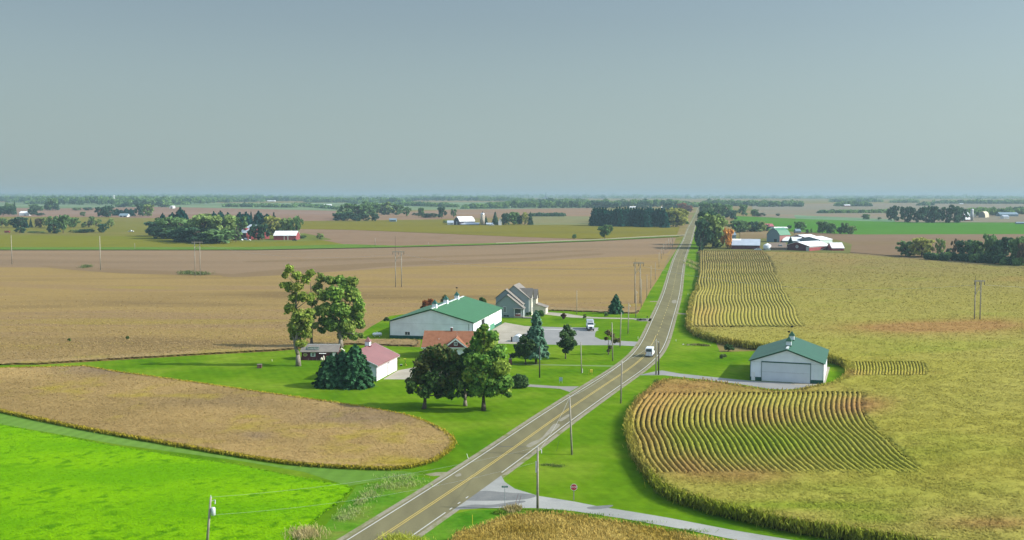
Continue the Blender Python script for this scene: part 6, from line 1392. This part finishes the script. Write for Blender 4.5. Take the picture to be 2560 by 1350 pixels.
lt = MB(); xx = -.33
for w_ in (.05, .08, .06, .09, .05, .08, .07): lt.box(xx, xx + w_, -.022, -.016, zc - .04, zc + .06); xx += w_ + .025
lt.build('lettering', m_trim, bl)
def post(name, label, cat, px, base, top, r, m, topx=None):
    P = G(px, base); mb = MB().tube((0, 0, -.1), ((topx - px) * mpp(P.y) if topx else 0, 0, zat(top, P.y) - P.z), r, r * .8, 6); o = mb.build(name, m); o.location = P; props(o, label, cat)
m_ym = mat('marker_yellow', (.55, .46, .04), .5); m_wm = mat('marker_white', (.7, .7, .66), .5); m_rs = mat('red_stake', (.16, .05, .05), .7)
post('marker_post', 'thin yellow marker post in the grass by the near road', 'marker post', 1181, 1309, 1287, .05, m_ym)
post('marker_post', 'white leaning marker post in the left verge', 'marker post', 1171, 1146, 1134, .05, m_wm, 1167)
post('marker_post', 'white marker post by the mouth of the parking lot drive', 'marker post', 1595, 848, 841, .06, m_wm)
post('marker_post', 'white marker post on the verge across from the lot', 'marker post', 1690, 853, 848, .06, m_wm)
post('marker_post', 'small white post below the corn edge kink', 'marker post', 1720, 738, 734, .08, m_wm)
post('marker_post', 'white marker beside the pale pole on the lawn', 'marker post', 1456, 932, 922, .10, m_wm)
post('red_stake', 'left one of two leaning dark red stakes by the corner', 'stake', 1286, 1265, 1234, .025, m_rs, 1296); post('red_stake', 'right one of two leaning dark red stakes by the corner', 'stake', 1294, 1266, 1239, .025, m_rs, 1303)
post('red_stake', 'leaning guy stake on the grass left of the tilted pole', 'stake', 1391, 1128, 1100, .025, m_dkiron, 1398)
post('garden_marker', 'small pale yellow marker on the lawn near the red crate', 'marker', 680, 903, 898, .12, mat('pale_yellow', (.5, .5, .28), .6))
P = G(1478, 937); k = mpp(P.y); t = thing('yellow_signboard', 'small yellow board on two legs beside the road', 'sign', P)
zb = zat(929, P.y)
for x in (-6 * k, 2 * k): MB().box(x - .04, x + .04, 0, .06, -.1, zb + .5).build('leg', m_ym, t)
MB().box(-3 * k, 3.6 * k, -.3, .3, zb - .2, zb + .5).build('board', m_ym, t)
P = G(1402, 958); t = thing('grey_signboard', 'faint grey blue board on thin legs on the lawn', 'sign', P); zb = zat(952, P.y)
for x in (-.35, .35): MB().box(x - .03, x + .03, 0, .05, -.1, zb + .2).build('leg', m_metal, t)
MB().box(-.42, .42, -.04, -.002, zb - .1, zb + .9).build('board', mat('board_grey_blue', (.22, .32, .33), .6), t)

# ---------------------------------------------------------------- yard things
P = G(943, 842); t = thing('propane_tank', 'white propane tank lying beside the green barn', 'tank', P, .25)
for x in (-.8, .8): MB().box(x - .12, x + .12, -.35, .35, 0, .35).build('foot', m_metal, t)
pts = [(.05, -1.6), (.35, -1.5), (.52, -1.2), (.55, -.8), (.55, .8), (.52, 1.2), (.35, 1.5), (.05, 1.6)]
o = MB().lathe((0, 0, 0), pts, 16).build('body', m_trim, t, True); o.rotation_euler = (0, R(90), 0); o.location = (0, 0, .85)
MB().lathe((0, 0, 1.38), [(.22, 0), (.22, .18), (.12, .25)], 10).build('dome', m_trim, t)
P = G(1291, 855); t = thing('fuel_tank', 'white round-backed fuel tank with pump on the concrete yard', 'tank', P, -.2)
pr = [(-1.25, 0), (-1.25, 1.1)] + [(1.25 * math.cos(a), 1.1 + .95 * math.sin(a)) for a in np.linspace(math.pi, 0, 13)][1:-1] + [(1.25, 1.1), (1.25, 0)]
MB().prism(pr, 0, 4.0, 'y').build('body', mat('tank_white', (.58, .62, .66), .4, var=.05), t)
MB().box(-.04, .04, -.03, -.003, .2, 1.9).build('seam', m_metal, t); MB().box(-1.8, -1.4, .1, .5, 0, 1.6).build('pump', m_dkiron, t); MB().tube((.2, 1.5, 2.0), (.2, 1.5, 2.5), .08).tube((.2, 1.5, 2.5), (.7, 1.5, 2.6), .06).build('vent_pipe', m_metal, t)
P = G(649, 920); t = thing('compost_crate', 'small dark red crate alone on the lawn', 'crate', P, .1); w_ = 5.5 * mpp(P.y)
MB().box(-w_, w_, -w_, w_, .08, .95).build('body', mat('crate_red', (.13, .05, .045), .9), t); MB().box(-w_ - .06, w_ + .06, -w_ - .06, w_ + .06, .955, 1.05).build('lid', m_wood, t)
for x in (-w_, -.2, w_ - .08): MB().box(x, x + .08, -w_ - .05, -w_ - .003, 0, .95).build('slat_post', m_wood, t)
P = G(1276, 911); t = thing('eagle_statue', 'dark bird statue on a brick pedestal beside the maples', 'statue', P); k = mpp(P.y)
MB().box(-.45, .45, -.4, .4, 0, 1.5).build('pedestal', m_brick, t); MB().box(-.55, .55, -.5, .5, 1.505, 1.65).build('cap', m_conc, t)
MB().lathe((0, 0, 1.66), [(.16, 0), (.26, .3), (.24, .7), (.14, 1.0), (.16, 1.15), (.04, 1.3)], 10).poly([(-.1, 0, 2.3), (-.75, .1, 3.3), (-.25, .1, 2.9), (.05, .05, 2.6), (-.1, .12, 2.3), (-.75, .2, 3.3), (-.25, .2, 2.9), (.05, .15, 2.6)], [(0, 1, 2, 3), (7, 6, 5, 4), (0, 4, 5, 1), (1, 5, 6, 2), (2, 6, 7, 3), (3, 7, 4, 0)]).build('bird', m_dkiron, t)
P = G(1013, 914); t = thing('bird_feeder', 'pale disc on a curved stand beside the garage drive', 'garden ornament', P)
MB().tube((0, 0, 0), (0, 0, 1.4), .06).tube((0, 0, 1.4), (-.1, 0, 1.75), .05).build('stand', m_dkiron, t); MB().lathe((-.1, 0, 1.76), [(.02, 0), (.3, .06), (.34, .14), (.05, .12)], 12).build('disc', m_ym, t)
MB().prism([(.1, 0), (.5, 0), (.15, .6)], -.1, .1, 'y').build('foot', m_ym, t)
P = G(1003, 915); t = thing('planter_box', 'small dark planter box beside the garage drive', 'planter', P); MB().box(-.28, .28, -.25, .25, 0, .4).build('box', m_dkiron, t); MB().box(-.3, .3, -.27, .27, .405, .46).build('rim', m_metal, t)
P = G(997, 909); t = thing('hanging_basket_post', 'thin dark post with hanging plants at the garage corner', 'plant post', P); MB().tube((0, 0, 0), (0, 0, 2.4), .05).build('post', m_dkiron, t)
for z in (1.2, 2.0): MB().lathe((.12, 0, z), [(.04, 0), (.2, .15), (.16, .42), (.03, .5)], 10).build('basket', mat('basket_plants', (.03, .05, .02), .9), t)
P = G(1603, 801.5); t = thing('culvert_wall', 'grey culvert wall with dark pipe mouth at the house drive', 'culvert', P, -.1)
k = mpp(P.y); MB().prism([(-12 * k, .1), (-4 * k, -.1), (10 * k, -.1), (14 * k, .1), (12 * k, .75), (-11 * k, .75)], 0, .5, 'y').build('wall', m_drv, t); MB().lathe((0, 0, 0), [(.45, 0), (.45, .2)], 12).build('pipe', m_dark, t).matrix_local = Matrix.Translation((-2 * k, -.05, .35)) @ Matrix.Rotation(R(90), 4, 'X')
P = G(1618, 800); t = thing('mailbox', 'dark mailbox on a short post at the house drive', 'mailbox', P); MB().box(-.06, .06, -.06, .06, 0, 1.1).build('post', m_dkiron, t); MB().prism([(-.2, 1.1), (.2, 1.1), (.2, 1.3), (.12, 1.42), (-.12, 1.42), (-.2, 1.3)], -.35, .35, 'y').build('box', m_dkiron, t)
rk = MB(); r0 = random.Random(2); P = G(1725, 862)
for i in range(14):
    x, y, s = r0.uniform(-2.4, 2.4), r0.uniform(-1.2, 1.2), r0.uniform(.14, .3); rk.lathe((x, y, -.05), [(s, 0), (s * 1.1, s * .4), (s * .6, s), (.02, s * 1.1)], 6)
o = rk.build('riprap', mat('pale_rock', (.36, .34, .31), .9, var=.3), None); o.location = P; props(o, 'pale rubble stones in the ditch right of the road', 'stones', None, 'stuff')
weeds('ditch_weeds', 'dark weeds in the damp ditch left of the hangar lawn', [(1740, 863, 24, 1.5), (1762, 865, 12, 1)], 260, .5, C(80, 96, 40), C(130, 120, 80), 12)

# ---------------------------------------------------------------- vehicles
m_vwhite = mat('white_paint', (.66, .68, .70), .3, var=.02, spec=.5); m_vgrey = mat('grey_paint', (.30, .33, .36), .4, var=.05); m_tyre = mat('tyre_rubber', (.02, .02, .02), .9); m_rim = mat('wheel_rim', (.4, .4, .4), .4, metal=.6)
m_tail = mat('tail_light', (.3, .02, .02), .3); m_head = mat('head_light', (.6, .62, .62), .15)
def wheel(root, x, y, r, w):
    o = MB().lathe((0, 0, -w / 2), [(r * .6, 0), (r * .95, 0), (r, w * .15), (r, w * .85), (r * .95, w), (r * .6, w)], 18).build('tyre', m_tyre, None)
    wl = bpy.data.objects.new('wheel', None); COL.objects.link(wl); wl.parent = root; wl.location = (x, y, r); wl.rotation_euler = (0, R(90), 0); wl.empty_display_size = .2
    o.parent = wl; q = MB().lathe((0, 0, -w * .42), [(r * .15, 0), (r * .58, .02), (r * .6, w * .84), (r * .15, w * .84)], 14).build('rim', m_rim, wl)
P = G(1622, 893.5); hd = math.atan2(1, .26); Y = P.y
t = thing('delivery_van', 'white high-roofed van driving away on the road', 'van', Vector((P.x, P.y, .024)), hd - math.pi / 2)
side = [(0, .45), (-.02, 1.0), (.10, 2.35), (.28, 2.66), (3.6, 2.70), (4.0, 2.5), (4.75, 1.65), (5.65, 1.25), (5.8, .9), (5.8, .45)]
b_ = MB().prism([(y, z) for y, z in side], -1.0, 1.0, 'x').build('body', m_vwhite, t, bevel=.07)
MB().poly([(-.82, .055, 1.62), (.82, .055, 1.62), (.82, .14, 2.42), (-.82, .14, 2.42), (-.82, .02, 1.62), (.82, .02, 1.62), (.82, .08, 2.42), (-.82, .08, 2.42)], [(0, 1, 2, 3), (7, 6, 5, 4), (0, 4, 5, 1), (1, 5, 6, 2), (2, 6, 7, 3), (3, 7, 4, 0)]).build('rear_window', m_glass, t).location = (0, -.04, 0)
MB().box(-.012, .012, -.05, -.018, .55, 1.6).build('door_gap', m_dark, t)
for s in (-1, 1):
    MB().box(s * .88 - .07, s * .88 + .07, -.07, .05, .95, 1.5).build('tail_light', m_tail, t); MB().prism([(3.2, 1.55), (4.45, 1.55), (3.9, 2.25), (3.25, 2.3)], s * 1.003 - .012, s * 1.003 + .012, 'x').build('side_window', m_glass, t)
    MB().box(s * 1.14 - .1, s * 1.14 + .1, 4.0, 4.18, 1.45, 1.75).build('mirror', m_dkiron, t)
    for y in (1.0, 4.75): wheel(t, s * .88, y, .36, .26)
MB().box(-.98, .98, -.14, .02, .36, .56).build('bumper', m_vgrey, t)
MB().prism([(4.03, 2.46), (4.08, 2.48), (4.77, 1.69), (4.72, 1.66)], -.85, .85, 'x').build('windscreen', m_glass, t)
P = G(1477, 828); t = thing('tank_truck', 'white truck with grey-topped box parked on the asphalt lot', 'truck', Vector((P.x, P.y, .012)), math.pi - .03)
# faces the camera: its front is at low y after the half turn
MB().prism([(-.02, .75), (0, 1.55), (-.35, 1.85), (-1.5, 2.05), (-1.5, .75)], -1.0, 1.0, 'x').build('hood', m_vwhite, t, bevel=.06)
MB().prism([(-1.5, .7), (-1.5, 2.05), (-1.85, 2.85), (-3.2, 2.9), (-3.2, .7)], -1.15, 1.15, 'x').build('cab', m_vwhite, t, bevel=.06)
MB().prism([(-1.49, 2.08), (-1.82, 2.78), (-1.80, 2.80), (-1.46, 2.08)], -.98, .98, 'x').build('windscreen', m_glass, t)
MB().box(-.5, .5, .0, .03, .85, 1.5).build('grille', m_dkiron, t); MB().box(-1.1, 1.1, -.15, .12, .4, .72).build('bumper', m_dkiron, t)
bx = MB().box(-1.22, 1.22, -9.0, -3.4, .95, 3.15).build('box_body', m_vwhite, t, bevel=.06); MB().box(-1.12, 1.12, -8.9, -3.5, 3.155, 3.22).build('box_roof', m_vgrey, t); MB().box(-.8, .8, -3.38, -3.3, 2.4, 3.1).build('vent_panel', m_dkiron, t)
MB().box(-.45, .45, -9.0, -.2, .55, .74).build('chassis', m_dkiron, t)
for s in (-1, 1):
    MB().box(s * .78 - .16, s * .78 + .16, -.05, .02, .9, 1.2).build('headlight', m_head, t); MB().box(s * 1.45 - .1, s * 1.45 + .1, -1.75, -1.6, 1.75, 2.5).build('mirror', m_vwhite, t)
    MB().prism([(-1.75, 2.1), (-1.95, 2.7), (-2.9, 2.7), (-2.9, 2.1)], s * 1.153 - .01, s * 1.153 + .01, 'x').build('side_window', m_glass, t)
    for y, wd in ((-1.0, .3), (-6.9, .5), (-8.0, .5)): wheel(t, s * .98, y, .5, wd)
def small_vehicle(name, label, cat, px, py, rz, m, prof, wid, ys_, glass=None, scale=1.0):
    t = thing(name, label, cat, G(px, py), rz); t.scale = (scale,) * 3
    MB().prism(prof, -wid / 2, wid / 2, 'x').build('body', m, t, bevel=.05)
    if glass: MB().prism(glass, -wid / 2 - .02, wid / 2 + .02, 'x').build('window', m_glass, t)
    for y in ys_:
        for s in (-1, 1): wheel(t, s * wid * .45, y, .34, .22)
car = [(0, .4), (0, .9), (.6, 1.0), (1.2, 1.5), (3.0, 1.5), (3.7, .98), (4.5, .85), (4.5, .4)]; cg = [(.95, 1.02), (1.3, 1.4), (2.9, 1.4), (3.4, 1.02)]
pick = [(0, .5), (0, 1.1), (2.0, 1.1), (2.1, 1.75), (3.5, 1.75), (4.1, 1.15), (5.3, 1.05), (5.3, .5)]; pg = [(2.2, 1.2), (2.25, 1.65), (3.4, 1.65), (3.9, 1.2)]
small_vehicle('parked_car', 'white car parked in front of the dormer barn', 'car', 607, 602, 1.2, m_vwhite, car, 1.9, (.9, 3.6), cg, 1.2)
small_vehicle('parked_car', 'white van-like car right of the parked white car', 'car', 616, 601, .8, m_vwhite, car, 1.9, (.9, 3.6), cg, 1.5)
small_vehicle('parked_car', 'small white car at the edge of the left farm yard', 'car', 627, 602, 1.4, m_vwhite, car, 1.9, (.9, 3.6), cg)
small_vehicle('pickup_truck', 'white pickup with low trailer on the left hayfield', 'pickup', 334, 580, 1.5, m_vwhite, pick, 2.0, (1.0, 4.2), pg, 1.2)
small_vehicle('farm_wagon', 'small red wagon at the far left hedge', 'wagon', 24, 583, 1.5, m_red, [(0, .7), (0, 2.3), (4.5, 2.3), (4.5, .7)], 2.2, (.8, 3.7), None, 1.2)
small_vehicle('farm_tractor', 'dark tractor parked at the right end of the red barn', 'tractor', 742, 603, 1.3, m_dkiron, [(0, .6), (0, 1.3), (1.0, 1.4), (1.1, 2.4), (2.2, 2.4), (2.3, 1.5), (4.0, 1.4), (4.0, .6)], 1.6, (.8, 3.4), None, 1.1)
small_vehicle('parked_car', 'white car nose at the end of the long red shed', 'car', 1904, 626.5, 1.4, m_vwhite, car, 1.9, (.9, 3.6), cg, 1.3)
small_vehicle('parked_car', 'white car by the low pale shed of the centre farm', 'car', 1236, 564.5, 1.5, m_vwhite, car, 1.9, (.9, 3.6), cg, 1.5)
